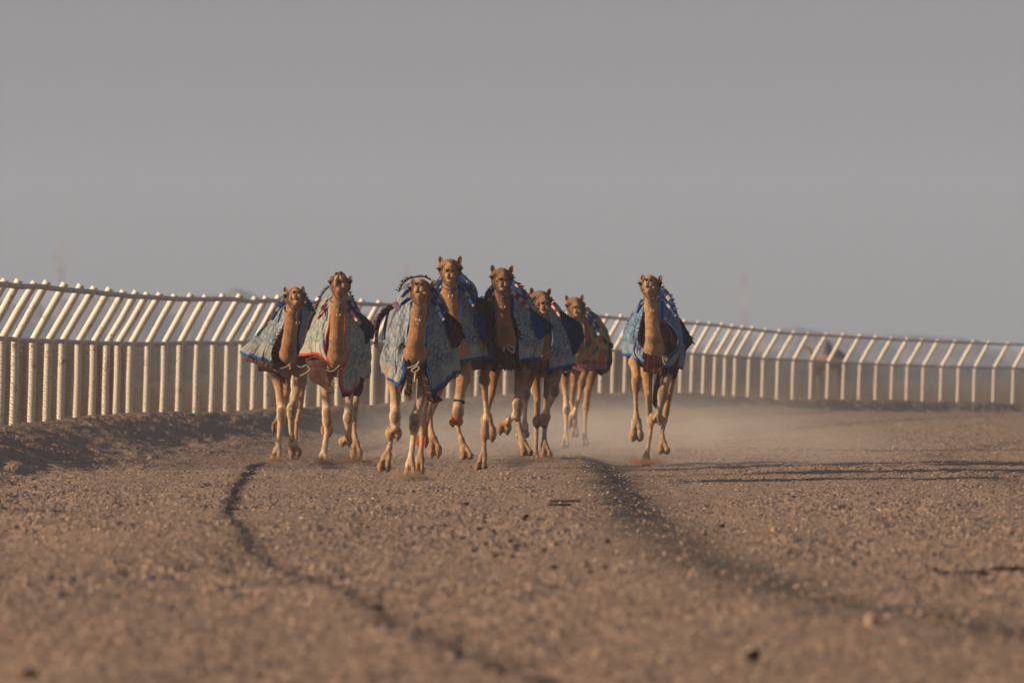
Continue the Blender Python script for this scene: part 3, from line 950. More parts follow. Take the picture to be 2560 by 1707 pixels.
def build_camel(S):
    D, s = S['D'], F / S['D']           # px per metre
    P = lambda x, y, dy=0.0: np.array(at(x, y, D + dy))
    m_ = lambda px: px / s
    root = empty('camel', (at(S['cx'], 1000, D)[0], D + 1.0, 0), S['label'], 'camel', 'racing camels running down the track')
    O = np.array(root.location)
    coat = np.array(S.get('coat', TAN)); pale = np.array(S.get('pale', coat * 1.15 + 0.06)); dark = np.array(S.get('dark', coat * 0.55))
    spots = []                          # (centre, radius, colour, strength)
    ex, ey = S['head'][:2]
    Wd = m_(S['head'][2])
    sc = Wd / 0.270
    pitch, yaw, roll = (R(v) for v in (S['head'][3], S.get('yaw', 0), S.get('roll', 0)))
    hd = S.get('head_dy', -0.45)
    E = P(ex, ey, hd)
    # local head frame: x right, y forward (towards camera), z up
    Bm = np.array([[1, 0, 0], [0, -1, 0], [0, 0, 1]], float)
    Rm = rot_zxy(yaw, -pitch, roll)
    flip = Bm.copy()
    H = lambda x, y, z: E + Rm @ (flip @ (np.array([x, y, z]) * sc))
    RH = Rm
    neck = S['neck']
    # ------------- body field
    trunk = S['trunk']                  # (px, py, dy, r metres)
    allp = [P(x, y, d) for x, y, d, r in trunk] + [P(q[0], q[1], q[2]) for q in neck] + [E]
    for leg in S['legs']:
        allp += [P(q[0], q[1], q[2]) for q in leg['p']]
        allp.append(P(leg['foot'][0], leg['foot'][1], leg['foot'][2]))
    A = np.array(allp)
    lo = A.min(0) - 0.42; hi = A.max(0) + 0.42
    lo[2] = A[:, 2].min() - 0.16
    neck_top = P(*neck[0][:3])
    body = SDF(lo, (hi[0], hi[1], min(hi[2], neck_top[2] + 0.12)), 0.0125)
    pts = [P(x, y, d) for x, y, d, r in trunk]
    pts[0] = pts[0] + (0, 0.22, 0)
    trr = [0.19] + [t_[3] * 0.86 for t_ in trunk[1:]]
    for i in range(len(trunk) - 1):
        body.cone(pts[i], pts[i + 1], trr[i], trr[i + 1], 0.06)
    body.cone(pts[0] + (0, 0.05, -0.12), pts[1] + (0, 0, -0.12), 0.15, 0.2, 0.06)
    hp = S['hump']
    body.ell(P(hp[0], hp[1], hp[2]), (0.17, 0.42, 0.26), k=0.1)
    NP = [P(*q[:3]) for q in neck]
    for i in range(len(neck) - 1):
        body.cone(NP[i], NP[i + 1], m_(neck[i][3]), m_(neck[i + 1][3]), 0.02)
    body.cone(NP[-1], pts[0], m_(neck[-1][3]) * 0.97, 0.17, 0.04)
    # throat line and neck muscle
    for i in range(len(neck) - 1):
        body.cone(NP[i] + (0, 0.06, 0), NP[i + 1] + (0, 0.09, 0), m_(neck[i][3]) * 0.8, m_(neck[i + 1][3]) * 0.9, 0.03)
    nails = []
    for leg in S['legs']:
        lp = [(P(q[0], q[1], q[2]), m_(q[3])) for q in leg['p']]
        hind = leg.get('hind', False)
        # attach to the trunk
        j = -1 if hind else 0
        top = np.array([lp[0][0][0] * 0.75 + pts[j][0] * 0.25, lp[0][0][1] * .5 + pts[j][1] * 0.5 + (0 if hind else 0.1), pts[j][2] - 0.02])
        body.cone(top, lp[0][0], 0.13 if hind else 0.09, lp[0][1] * .92, 0.05)
        for i in range(len(lp) - 1):
            body.cone(lp[i][0], lp[i + 1][0], lp[i][1] * .85, lp[i + 1][1] * .85, 0.010)
        # joints stand proud
        for i in range(1, len(lp) - 1):
            if lp[i][1] > lp[i - 1][1] * 1.05 or (i + 1 < len(lp) and lp[i][1] > lp[i + 1][1] * 1.35):
                body.ell(lp[i][0] + (0, -0.012, 0), (lp[i][1] * .94, lp[i][1] * 1.1, lp[i][1] * 1.35), k=0.02)
                if not hind: spots.append((lp[i][0] + (0, -lp[i][1], -0.01), (lp[i][1] * .75, 0.2, lp[i][1] * 1.1), dark * 0.75 + 0.03, 0.75))
        fx, fy, fdy, fw, fh = leg['foot'][:5]
        ft = leg.get('type', 'p')
        fc = P(fx, fy, fdy); w = m_(fw); h = m_(fh)
        last, lr = lp[-1]
        fcol = np.array(leg.get('fcol', S.get('fcol', coat * .75 + .02)))
        for sg in (-1, 1):
            lc = fc + np.array([sg * w * 0.235, 0, 0])
            if ft == 'p':
                body.ell(lc, (w * 0.27, 0.10, h * 0.55), k=0.008)
                body.cone(last + (sg * lr * .35, 0, 0), lc + (0, 0.0, h * 0.1), lr * 0.75, w * 0.17, 0.012)
                nail = lc + np.array([0, -0.085, -h * 0.12])
            elif ft == 'd':
                body.ell(lc + (0, 0, -h * .05), (w * 0.29, 0.06, h * 0.46), k=0.012)
                body.cone(last + (sg * lr * .3, 0, 0), lc + (0, 0, h * .1), lr * 0.72, w * 0.16, 0.012)
                nail = lc + np.array([0, -0.035, -h * 0.42])
            else:
                body.ell(lc, (w * 0.30, 0.07, h * 0.5), k=0.015)
                body.cone(last + (sg * lr * .3, 0, 0), lc, lr * 0.8, w * 0.2, 0.02)
                nail = lc + np.array([0, -0.03, -h * 0.42])
            nails.append(nail)
            body.ell(nail, (w * 0.12, 0.022, min(h * 0.2, 0.04)), k=0.004)
            spots.append((nail, (w * 0.15, 0.05, min(h * 0.24, 0.05)), np.array([0.075, 0.07, 0.068]), 1.0))
        spots.append((fc, (w * 0.8, 0.3, h * 0.75), fcol, 0.65))
        if 'tint' in leg:
            spots.append(((fc + last) / 2, (w * .9, 0.3, h * 1.4), np.array(leg['tint']), 1.0))
        # cleft between the toes
        body.ell(fc + (0, -0.09, -h * 0.25), (0.009, 0.07, h * 0.42), k=0.008, cut=True)
    V1, T1, Q1 = body.mesh()
    # ------------- head field, finer
    hl = np.array([H(x, y, z) for x in (-.2, .2) for y in (-.42, .46) for z in (-.34, .24)])
    hlo, hhi = hl.min(0), hl.max(0)
    hlo[2] = min(hlo[2], NP[1][2])
    hlo[2] = max(hlo[2], body.lo[2] + 0.5)
    head = SDF(hlo - 0.02, hhi + 0.02, 0.0065)
    ell = lambda c, r, k=0.02, rot=None, cut=False: head.ell(H(*c), np.array(r) * sc, RH if rot is None else RH @ rot, k, cut)
    con = lambda a, b_, r1, r2, k=0.02: head.cone(H(*a), H(*b_), r1 * sc, r2 * sc, k)
    op = S.get('mouth', 0.0)
    ell((0, -.10, .030), (.108, .14, .078), 0.03)
    ell((0, -.02, .048), (.075, .10, .055), 0.03)
    for sg in (-1, 1):
        ell((sg * .100, .012, .022), (.042, .060, .024), 0.018)
        ell((sg * .084, -.03, -.035), (.044, .09, .065), 0.03)
        ell((sg * .052, .02, -.075), (.040, .11, .06), 0.03)
        # sockets
        ell((sg * .130, .038, -.014), (.024, .03, .019), 0.010, cut=True)
        # ears
        er = np.array(Matrix.Rotation(R(sg * S.get('ear', 10)), 3, 'Y'))
        ell((sg * .108, -.12, .094), (.028, .020, .053), 0.010, er)
        ell((sg * .109, -.102, .098), (.018, .014, .034), 0.006, er, cut=True)
    con((0, .0, .015), (0, .20, .012), .072, .052, 0.03)
    con((0, .18, .008), (0, .31, -.028), .050, .043, 0.02)
    ell((0, .285, -.062), (.054, .085, .054), 0.02)
    for sg in (-1, 1):
        ell((sg * .025, .338, -.088), (.030, .036, .042), 0.010)
        ell((sg * .030, .352, -.035), (.024, .022, .020), 0.008)      # nostril rim
    # lower jaw, drops with the open mouth
    con((0, -.04, -.105), (0, .20, -.125 - op * .6), .058, .036, 0.03)
    con((0, .20, -.125 - op * .6), (0, .30, -.142 - op), .036, .029, 0.02)
    ell((0, .305, -.146 - op), (.036, .036, .026), 0.015)
    if op:
        ell((0, .33, -.112 - op * .45), (.046, .10, op * .62), 0.006, cut=True)
    else:
        ell((0, .372, -.124), (.040, .045, .0050), 0.004, cut=True)
        ell((0, .378, -.083), (.0055, .02, .028), 0.004, cut=True)
    for sg in (-1, 1):
        ell((sg * .029, .374, -.035), (.0165, .022, .0105), 0.004, np.array(Matrix.Rotation(R(sg * -22), 3, 'Y')), cut=True)
    # throat and upper neck
    n0 = NP[0]
    head.cone(H(0, -.12, -.04), n0 + (0, 0.03, 0), .085 * sc, m_(neck[0][3]) * 1.0, 0.03)
    head.cone(H(0, -.02, -.10), n0 + (0, 0.0, 0), .062 * sc, m_(neck[0][3]) * 0.95, 0.03)
    head.cone(n0, NP[1], m_(neck[0][3]), m_(neck[1][3]), 0.02)
    head.cone(n0 + (0, 0.06, 0), NP[1] + (0, 0.09, 0), m_(neck[0][3]) * 0.8, m_(neck[1][3]) * 0.9, 0.03)
    V2, T2, Q2 = head.mesh()
    # ------------- pigment, plus a painted nose highlight and darkened cheeks
    def Hs(x, y, z, r, col, k=1.0): spots.append((H(x, y, z), tuple(np.array(r) * sc), np.array(col), k))
    Hs(0, .33, -.105, (.062, .10, .062), coat * .5 + np.array([.25, .23, .20]), 0.95)
    Hs(0, .18, .03, (.030, .14, .05), coat * 1.1 + .08, 0.7)  # highlight painted along the bridge of the nose
    Hs(0, .0, .085, (.12, .2, .055), dark * 1.1 + 0.02, 0.42)
    Hs(0, .34, -.035, (.05, .06, .028), dark * 0.9, 0.7)
    for sg in (-1, 1):
        Hs(sg * .078, -.01, -.10, (.034, .09, .07), coat * .55, 0.7)  # cheeks darkened behind the muzzle to set it apart
        Hs(sg * .126, .03, -.014, (.036, .05, .030), dark * 0.28, 1.0)
        Hs(sg * .116, .02, -.05, (.032, .06, .055), dark * 0.5, 0.85)
        Hs(sg * .030, .37, -.037, (.028, .03, .022), dark * 0.5, 1.0)
        Hs(sg * .029, .362, -.037, (.017, .03, .013), (0.01, 0.007, 0.006), 1.0)
        Hs(sg * .109, -.098, .10, (.018, .02, .036), dark * 0.6, 0.6)
    if not op: Hs(0, .36, -.124, (.044, .05, .0055), (0.05, 0.03, 0.025), 0.9)
    else: Hs(0, .30, -.112 - op * .45, (.047, .11, op * .62), (0.012, 0.006, 0.010), 1.0)
    Hs(0, .37, -.082, (.009, .03, .034), dark * 0.45, 0.9)
    Hs(0, .31, -.135 - op, (.045, .05, .028), pale * 0.95, 0.6)
    V = np.vstack([V1, V2])
    col = np.repeat(coat[None, :], len(V), 0)
    zrel = V[:, 2]
    leg_f = sstep(0.0, 0.5, 1.25 - zrel)[:, None]
    legc = np.array(S.get('legcol', np.array([.70, .58, .46])))
    col = col * (1 - 0.9 * leg_f) + legc * 0.9 * leg_f
    # darker hind legs / front of neck wool
    hindf = sstep(D + 0.95, D + 1.3, V[:, 1])[:, None]
    col = col * (1 - .55 * hindf) + (np.array(S.get('hindcol', coat * np.array([1.05, 1.0, .9])))) * .55 * hindf
    nk = np.array([q for q in NP])
    wool = np.exp(-((V[:, 2] - NP[-1][2] - 0.02) / 0.09)**2)[:, None] * (V[:, 1] < D + 0.4)[:, None]
    col = col * (1 - 0.35 * wool) + dark * 0.35 * wool
    rj = 0.12 * vnoise(V[:, 0] * 37, V[:, 2] * 37 + V[:, 1] * 21, 9)
    for c_, r_, cc, k_ in spots:
        q = (V - c_) / np.array(r_)
        d = np.sqrt((q**2).sum(1)) + rj
        a_ = (1 - sstep(0.8, 1.12, d))[:, None] * k_
        col = col * (1 - a_) + cc * a_
    mb = MB()
    for VV, TT, QQ, o_ in ((V1, T1, Q1, 0), (V2, T2, Q2, len(V1))):
        mb.v.append(VV); mb.c.append(col[o_:o_ + len(VV)])
        mb.uv.append(np.zeros((len(VV), 2))); mb.h.append(np.zeros(len(VV)))
        if len(TT): mb.f.append(TT[:, ::-1] + o_)
        mb.f.append(QQ + o_)
        mb.n += len(VV)
    add_fur(mb, V1, np.vstack([T1[:, ::-1][:, [0, 1, 2, 2]], Q1]) if len(T1) else Q1, col[:len(V1)], 5200, NP[-1][2] - 0.1, 0.024, int(ex))
    add_fur(mb, V2, np.vstack([T2[:, ::-1][:, [0, 1, 2, 2]], Q2]) if len(T2) else Q2, col[len(V1):], 4200, -9, 0.017, int(ex) + 1, H(0, .33, -.08), .14 * sc)
    mb.build('body', M['coat'], root, O)
    # ------------- eyes, lashes
    for sg in (-1, 1):
        mb = MB()
        c = H(sg * .119, .030, -.013)
        th = np.linspace(0, math.pi, 9); phv = np.linspace(0, 2 * math.pi, 13)[:-1]
        r = .021 * sc
        g = np.array([[c + r * np.array([math.sin(t) * math.cos(p), math.sin(t) * math.sin(p), math.cos(t)]) for p in phv] for t in th])
        mb.add(g.reshape(-1, 3), grid_faces(9, 12, True))
        mb.build('eye', M['eye'], root, O)
        mb = MB()
        rg = random.Random(int(ex) + sg)
        for i in range(26):
            a_ = H(sg * rg.uniform(.108, .136), rg.uniform(.01, .055), rg.uniform(.002, .010))
            b2 = H(sg * rg.uniform(.138, .166), rg.uniform(.02, .08), rg.uniform(-.012, .010))
            tube(mb, [a_, (a_ + b2) / 2 + (0, 0, -.004), b2], [.0017, .0013, .0006], 3)
        mb.build('eyelashes', M['lash'], root, O)
    if op:
        mb = MB()
        tube(mb, [H(0, .18, -.13 - op * .5), H(0, .27, -.125 - op * .75), H(0, .31, -.118 - op * .72)], np.array([.024, .026, .016]) * sc, 10)
        mb.build('tongue', M['tongue'], root, O)
    if S.get('tongue'):
        mb = MB()
        tube(mb, [H(-.01, .33, -.112), H(-.014, .385, -.108), H(-.016, .398, -.114)], np.array([.028, .030, .016]) * sc, 10, flat=0.8)
        mb.build('tongue', M['tongue'], root, O)
    # ------------- halter
    mb = MB()
    loop = [H(x, y, z) for x, y, z in ((0, .175, .070), (.052, .165, .045), (.088, .13, -.02), (.094, .11, -.09), (.075, .10, -.16 - op * .5), (.02, .09, -.225 - op * .8))]
    loop2 = [H(x, y, z) for x, y, z in ((0, .175, .070), (-.052, .165, .045), (-.088, .13, -.02), (-.094, .11, -.09), (-.07, .10, -.16 - op * .5), (.01, .09, -.225 - op * .8))]
    tube(mb, resample(loop, 40), 0.0068, 6)
    tube(mb, resample(loop2, 40), 0.0068, 6)
    kn = H(.015, .09, -.228 - op * .8)
    tube(mb, [kn + (-.012, 0, .012), kn + (.012, -.01, -.014)], [.018, .016], 8)
    # loop round the neck
    nr = m_(neck[0][3]) * 1.09
    a_ = np.linspace(0, 2 * math.pi, 34)
    tilt = S.get('loop_tilt', 0.15)
    nc_ = np.array([neck_top[0], neck_top[1] + 0.03, 0])
    zc = kn[2] - 0.02
    ringp = [np.array([nc_[0] + nr * math.cos(t), nc_[1] + (nr + .03) * math.sin(t), zc + tilt * nr * math.cos(t) * -1 + (0.05 * (math.sin(t) + 1))]) for t in a_]
    tube(mb, ringp, 0.009, 6, caps=False)
    # cheek strap
    for sg in (-1, 1):
        tube(mb, resample([H(sg * .094, .11, -.09), H(sg * .10, .04, -.09), H(sg * .108, -.08, -.03), H(sg * .10, -.16, .06)], 14), 0.006, 5)
    mb.build('halter', M['rope'], root, O)
    if S.get('lead', 1):
        mb = MB()
        dx, dz = S.get('lead_v', (0.01, -0.13))
        e = kn + (dx, -.05, dz)
        tube(mb, resample([kn, kn + (dx * .3 - .01, -.05, dz * .4), e], 12), 0.0095, 6)
        lr_ = mb.build('lead_rope', M['rope'], root, O)
        mb = MB()
        rc = e + (0, -.0, -.024)
        tube(mb, [rc + (0.024 * math.sin(t), 0.005 * math.cos(t), .024 * math.cos(t)) for t in np.linspace(0, 2 * math.pi, 22)], .005, 6, caps=False)
        mb.build('ring', M['metal'], root, O)
    # ------------- blankets
    bl = S['blanket']
    nb = len(bl)
    dyd = {2: [(0.10, 0.45), (0.62, 1.15)], 3: [(0.06, 0.42), (0.22, 0.7), (0.72, 1.2)]}[nb]
    mb = MB()
    cloth(mb, bl, dyd, D=D, seed=int(ex), back=(2.15, m_(S.get('rump', 0))), h_in=S.get('h_in', False), fold=S.get('fold', 0.032))
    mb.build('printed_blanket' if S['bmat'] != 'patch' else 'patchwork_blanket', M[S['bmat']], root, O, solid=0.008)
    mb = MB()
    cloth(mb, bl, [(a_ + 0.09, b_ + 0.06) for a_, b_ in dyd], D=D, seed=int(ex) + 5, back=(2.05, m_(S.get('rump', 0))), fold=0.010, shrink=0.075, lower=S.get('rug_drop', 12))
    mb.build('under_rug', M[S.get('rug', 'rug_maroon')], root, O, solid=0.01)
    for i, (poly, rad, mt, dy) in enumerate(S.get('rolls', [])):
        mb = MB()
        q = resample(poly, 40)
        w = np.sin(np.linspace(0, math.pi, 40))
        pp = np.array([at(x, y, D - 0.12 + dy[0] + (dy[1] - dy[0]) * ww) for (x, y), ww in zip(q, w)])
        rr = m_(rad) * 0.85 * (0.7 + 0.3 * np.minimum(1, w * 4))
        tube(mb, pp, rr * .92, 10, flat=0.6)
        mb.build('saddle_roll', M[mt], root, O)
    for i, (poly, dy, ln, dr, cols) in enumerate(S.get('fringes', [])):
        fringe(D, poly, dy, ln, dr, cols, root, O, seed=int(ex) + i)
    for i, (nm, A_, B_, da, db, mt) in enumerate(S.get('patches', [])):
        if nm == 'saddle_bag':
            fringe(D, A_, da, .05, (.5 if A_[-1][0] > A_[0][0] else -.5, -.5), {'rug_navy': BLK, 'rug_teal': BLK, 'rug_brown': BRN}.get(mt, MAR), root, O, seed=int(ex) + 40 + i, name='bag_fringe')
        patch(D, A_, B_, da, db, nm, M[mt], root, O, seed=int(ex) + i, fold=.045 if nm == 'saddle_bag' else .025)
    for i, (nm, poly, rad, dy, mt) in enumerate(S.get('cords', [])):
        mb = MB()
        q = resample(poly, 8 * len(poly))
        pp = np.array([at(x, y, D + dy) for x, y in q])
        tube(mb, pp, rad, 6)
        mb.build(nm, M[mt], root, O)
    if S.get('band'):
        bx, by, bd, br = S['band']
        c0 = P(bx, by, bd); br = m_(br)
        mb = MB()
        V_ = np.array([[c0 + np.array([br * math.cos(t), br * math.sin(t), z_ - 0.2 * br * math.cos(t)]) for t in np.linspace(0, 2 * math.pi, 25)[:-1]] for z_ in (-.02, .02)])
        mb.add(V_.reshape(-1, 3), grid_faces(2, 24, True))
        mb.build('leg_band', M['rug_navy'], root, O, solid=0.006)
    if S.get('tail'):
        mb = MB()
        rg = random.Random(5)
        tp = S['tail']
        for i in range(60):
            q = resample([(x + rg.uniform(-1, 1) * (2 + 5 * math.sin(k / (len(tp) - 1) * 3.0)), y + rg.uniform(-3, 3)) for k, (x, y) in enumerate(tp)], 14)
            pp = np.array([at(x, y, D + 2.2 + rg.uniform(-.03, .03)) for x, y in q])
            tube(mb, pp, np.linspace(.009, .002, 14), 4)
        mb.build('tail', M['tail'], root, O)
    print('camel', S['cx'], len(V), round(time.time() - T0, 1))
    return root




def add_fur(mb, V, Fc, col, n, zmin, ln, seed, avoid=None, ar=0.0):
    """short tufts of hair standing off the coat"""
    rng = np.random.RandomState(seed)
    a, b, c = V[Fc[:, 0]], V[Fc[:, 1]], V[Fc[:, 2]]
    nn = np.cross(b - a, c - a)
    nn /= np.linalg.norm(nn, axis=1, keepdims=True) + 1e-9
    ok = np.where(a[:, 2] > zmin)[0]
    if avoid is not None:
        ok = ok[np.linalg.norm(a[ok] - avoid, axis=1) > ar]
    i = rng.choice(ok, n)
    p = a[i] * .4 + b[i] * .3 + c[i] * .3
    m_ = nn[i]
    ctr = V.mean(0)
    if np.mean(np.sum(nn[ok] * (a[ok] - ctr), 1)) < 0: m_ = -m_
    d = m_ * 0.75 + np.array([0, 0, -0.6]) + rng.normal(0, .25, (n, 3))
    d /= np.linalg.norm(d, axis=1, keepdims=True)
    L = ln * rng.uniform(.4, 1.3, (n, 1))
    s_ = np.cross(d, m_); s_ /= np.linalg.norm(s_, axis=1, keepdims=True) + 1e-9
    w = 0.0022
    q0 = p - m_ * .004 + s_ * w; q1 = p - m_ * .004 - s_ * w; q2 = p - m_ * .002 + d * w * 1.5; q3 = p + d * L
    VV = np.stack([q0, q1, q2, q3], 1).reshape(-1, 3)
    k = np.arange(n)[:, None] * 4
    FF = np.vstack([k + np.array([[0, 1, 3]]), k + np.array([[1, 2, 3]]), k + np.array([[2, 0, 3]])])
    cc = np.repeat(col[Fc[i, 0]] * rng.uniform(.75, 1.35, (n, 1)), 4, 0)
    mb.add(VV, FF, cc)


CAMELS = []
# 1 leftmost
CAMELS.append(dict(D=121, cx=725, head=(737, 739, 54, 12), yaw=5, roll=-2, tongue=True, label='leftmost camel of the herd, tongue showing, its printed blanket flying out to the left',
    neck=[(730, 790, -.32, 18), (727, 820, -.34, 17), (723, 855, -.3, 18), (720, 882, -.18, 20)],
    trunk=[(718, 890, .30, .26), (722, 870, .85, .33), (728, 862, 1.45, .33), (732, 872, 2.0, .25)], hump=(738, 800, 1.25),
    legs=[dict(p=[(690, 930, .4, 19), (698, 975, .25, 12), (704, 1028, .12, 13), (704, 1042, .12, 12), (700, 1065, .15, 7.5), (697, 1100, .12, 7.5), (695, 1122, .08, 10)], foot=(690, 1146, 0, 32, 22)),
          dict(p=[(752, 935, .4, 18), (740, 985, .2, 11), (730, 1022, .02, 14), (729, 1036, .02, 12), (727, 1062, .1, 7.5), (730, 1095, .2, 8), (731, 1110, .22, 12)], foot=(738, 1130, .3, 32, 26), type='s'),
          dict(p=[(712, 940, 1.9, 18), (716, 975, 1.8, 12), (706, 1020, 2.2, 8), (694, 1050, 2.3, 8)], foot=(688, 1066, 2.35, 18, 34), hind=True, type='d', fcol=(0.13, 0.07, 0.035)),
          dict(p=[(752, 955, 1.9, 17), (753, 985, 1.8, 10), (750, 1022, 2.15, 9), (742, 1055, 2.0, 6), (739, 1095, 1.9, 5.5), (740, 1120, 1.8, 8)], foot=(735, 1142, 1.75, 26, 16), hind=True)],
    blanket=[([(676, 907), (684, 876), (697, 838), (712, 800), (716, 765), (737, 752)], [(737, 752), (752, 768), (757, 800), (752, 840), (752, 885)]),
             ([(640, 895), (655, 862), (676, 815), (698, 780), (716, 758), (737, 742)], [(737, 742), (758, 758), (768, 795), (772, 840), (772, 890)]),
             ([(605, 886), (640, 842), (668, 803), (690, 775), (712, 752), (737, 732)], [(737, 732), (762, 748), (780, 785), (790, 830), (792, 885)])],
    bmat='blanket_blue', rug='rug_plaid', rug_drop=16, fold=.03, rump=8,
    rolls=[([(680, 800), (692, 778), (712, 757), (737, 744), (762, 757), (782, 792)], 5.5, 'roll_blue', (.55, .75)),
           ([(684, 786), (698, 766), (716, 748), (737, 736), (758, 748), (782, 780)], 5, 'roll_navy', (.62, .85)),
           ([(690, 772), (702, 757), (718, 742), (737, 730), (756, 741), (776, 768)], 4.5, 'roll_blue', (.72, .95))],
    fringes=[([(682, 782), (700, 757), (718, 738)], .95, .04, (-.7, .6), BRN), ([(757, 735), (772, 752), (786, 778)], .95, .04, (.7, .6), BRN),
             ([(710, 822), (692, 848), (684, 872)], 0.02, .06, (-.9, .3), BRN)],
    patches=[('chest_rug', [(712, 815), (690, 850), (678, 880), (684, 908), (706, 922)], [(716, 850), (706, 862), (700, 882), (704, 900), (716, 912)], -.02, .1, 'rug_plaid'),
             ('saddle_cloth', [(644, 912), (664, 918), (694, 932), (712, 948)], [(645, 927), (668, 929), (690, 938), (714, 962)], .1, .05, 'rug_brown'),
             ('side_flap', [(641, 834), (652, 822), (680, 800)], [(644, 842), (660, 836), (684, 812)], .7, .68, 'rug_teal'),
             ('side_flap', [(660, 815), (668, 795), (674, 784)], [(676, 812), (684, 797), (688, 786)], .85, .8, 'rug_brown'),
             ('chest_rug', [(716, 928), (712, 948), (706, 965)], [(704, 940), (700, 950), (712, 975)], -.0, .03, 'rug_plaid')],
    cords=[('tie_cord', [(700, 921), (716, 917), (728, 907), (741, 901)], .008, -.05, 'tie'), ('tie_cord', [(723, 912), (726, 917), (725, 924)], .009, -.06, 'tie')]))
# 2
CAMELS.append(dict(D=117, cx=850, head=(851, 707, 55, 23), mouth=0.085, yaw=-2, lead_v=(-.03, -.15), label='tan camel with head thrown back and mouth open, blanket edged in red',
    neck=[(845, 768, -.32, 18.5), (843, 800, -.34, 17), (841, 845, -.32, 17.5), (842, 884, -.2, 21)],
    trunk=[(843, 895, .30, .27), (845, 875, .85, .35), (850, 865, 1.45, .35), (855, 875, 2.0, .26)], hump=(850, 795, 1.25),
    legs=[dict(p=[(815, 940, .4, 20), (814, 985, .25, 12), (818, 1032, .12, 14), (820, 1052, .12, 14), (818, 1078, .15, 8.5), (813, 1110, .12, 8), (809, 1138, .08, 11)], foot=(808, 1156, 0, 32, 22)),
          dict(p=[(876, 950, .4, 18), (873, 1000, .25, 11.5), (871, 1044, .05, 14.5), (871, 1060, .05, 11), (870, 1080, .2, 9), (868, 1097, .35, 11)], foot=(864, 1103, .42, 34, 24), type='s'),
          dict(p=[(815, 950, 1.9, 18), (812, 1000, 1.7, 9), (812, 1045, 2.2, 8)], foot=(817, 1074, 2.3, 30, 34), hind=True, type='d', fcol=(0.27, 0.13, 0.06)),
          dict(p=[(888, 960, 1.9, 14), (891, 1000, 1.7, 9), (886, 1050, 2.1, 7), (886, 1080, 2.0, 6.5), (889, 1105, 1.9, 10)], foot=(891, 1133, 1.85, 32, 34), hind=True, type='d')],
    blanket=[([(826, 912), (812, 882), (816, 855), (824, 820), (828, 780), (848, 755)], [(848, 755), (862, 785), (859, 850), (866, 905), (850, 932), (858, 983)]),
             ([(785, 884), (790, 860), (800, 820), (812, 780), (825, 750), (848, 735)], [(848, 735), (872, 762), (886, 815), (893, 875), (890, 930), (888, 977)]),
             ([(757, 893), (763, 866), (772, 830), (787, 790), (805, 755), (848, 722)], [(848, 722), (880, 752), (902, 795), (917, 842), (921, 890), (910, 948)])],
    bmat='blanket_red', h_in=True, rug='rug_brown', rug_drop=10, rump=6,
    rolls=[([(796, 796), (808, 780), (826, 764), (848, 752), (864, 766), (880, 782), (893, 803)], 5.5, 'roll_red', (.5, .72)),
           ([(800, 785), (812, 770), (828, 757), (848, 745), (866, 756), (882, 772), (898, 792)], 5.5, 'roll_navy', (.6, .8)),
           ([(803, 772), (816, 755), (830, 743), (848, 733), (866, 744), (880, 760), (892, 780)], 5.5, 'roll_red', (.7, .95))],
    fringes=[([(790, 774), (800, 745), (812, 727), (824, 715)], .95, .045, (-.7, .6), BRN), ([(868, 722), (880, 742), (892, 775)], .95, .045, (.7, .6), BRN)],
    patches=[('chest_cloth', [(764, 900), (770, 925), (776, 951), (800, 964), (826, 983)], [(815, 902), (820, 925), (824, 950), (830, 965), (837, 984)], (.12, .0), (.02, -.04), 'rug_brown'),
             ('saddle_bag', [(897, 782), (912, 792), (928, 808), (940, 824)], [(899, 822), (910, 832), (922, 845), (933, 848)], .9, .8, 'rug_brown'),
             ('side_flap', [(897, 812), (915, 812), (934, 826)], [(904, 842), (914, 862), (924, 850)], .72, .7, 'rug_navy'),
             ('saddle_bag', [(788, 776), (776, 795), (767, 825), (763, 850)], [(797, 790), (786, 805), (776, 830), (768, 855)], .95, .85, 'rug_brown'),
             ('under_flap', [(862, 984), (880, 988), (897, 990), (906, 975), (907, 945)], [(858, 970), (880, 972), (892, 972), (898, 960), (900, 940)], .3, .3, 'rug_maroon')],
    cords=[('tie_cord', [(815, 925), (830, 928), (842, 920), (850, 912)], .008, -.05, 'tie'), ('tie_cord', [(743, 914), (755, 918), (764, 913), (775, 922), (760, 935), (750, 940)], .010, -.12, 'tie'),
           ('tie_cord', [(846, 925), (842, 945), (828, 960), (845, 972)], .004, -.1, 'tie')]))
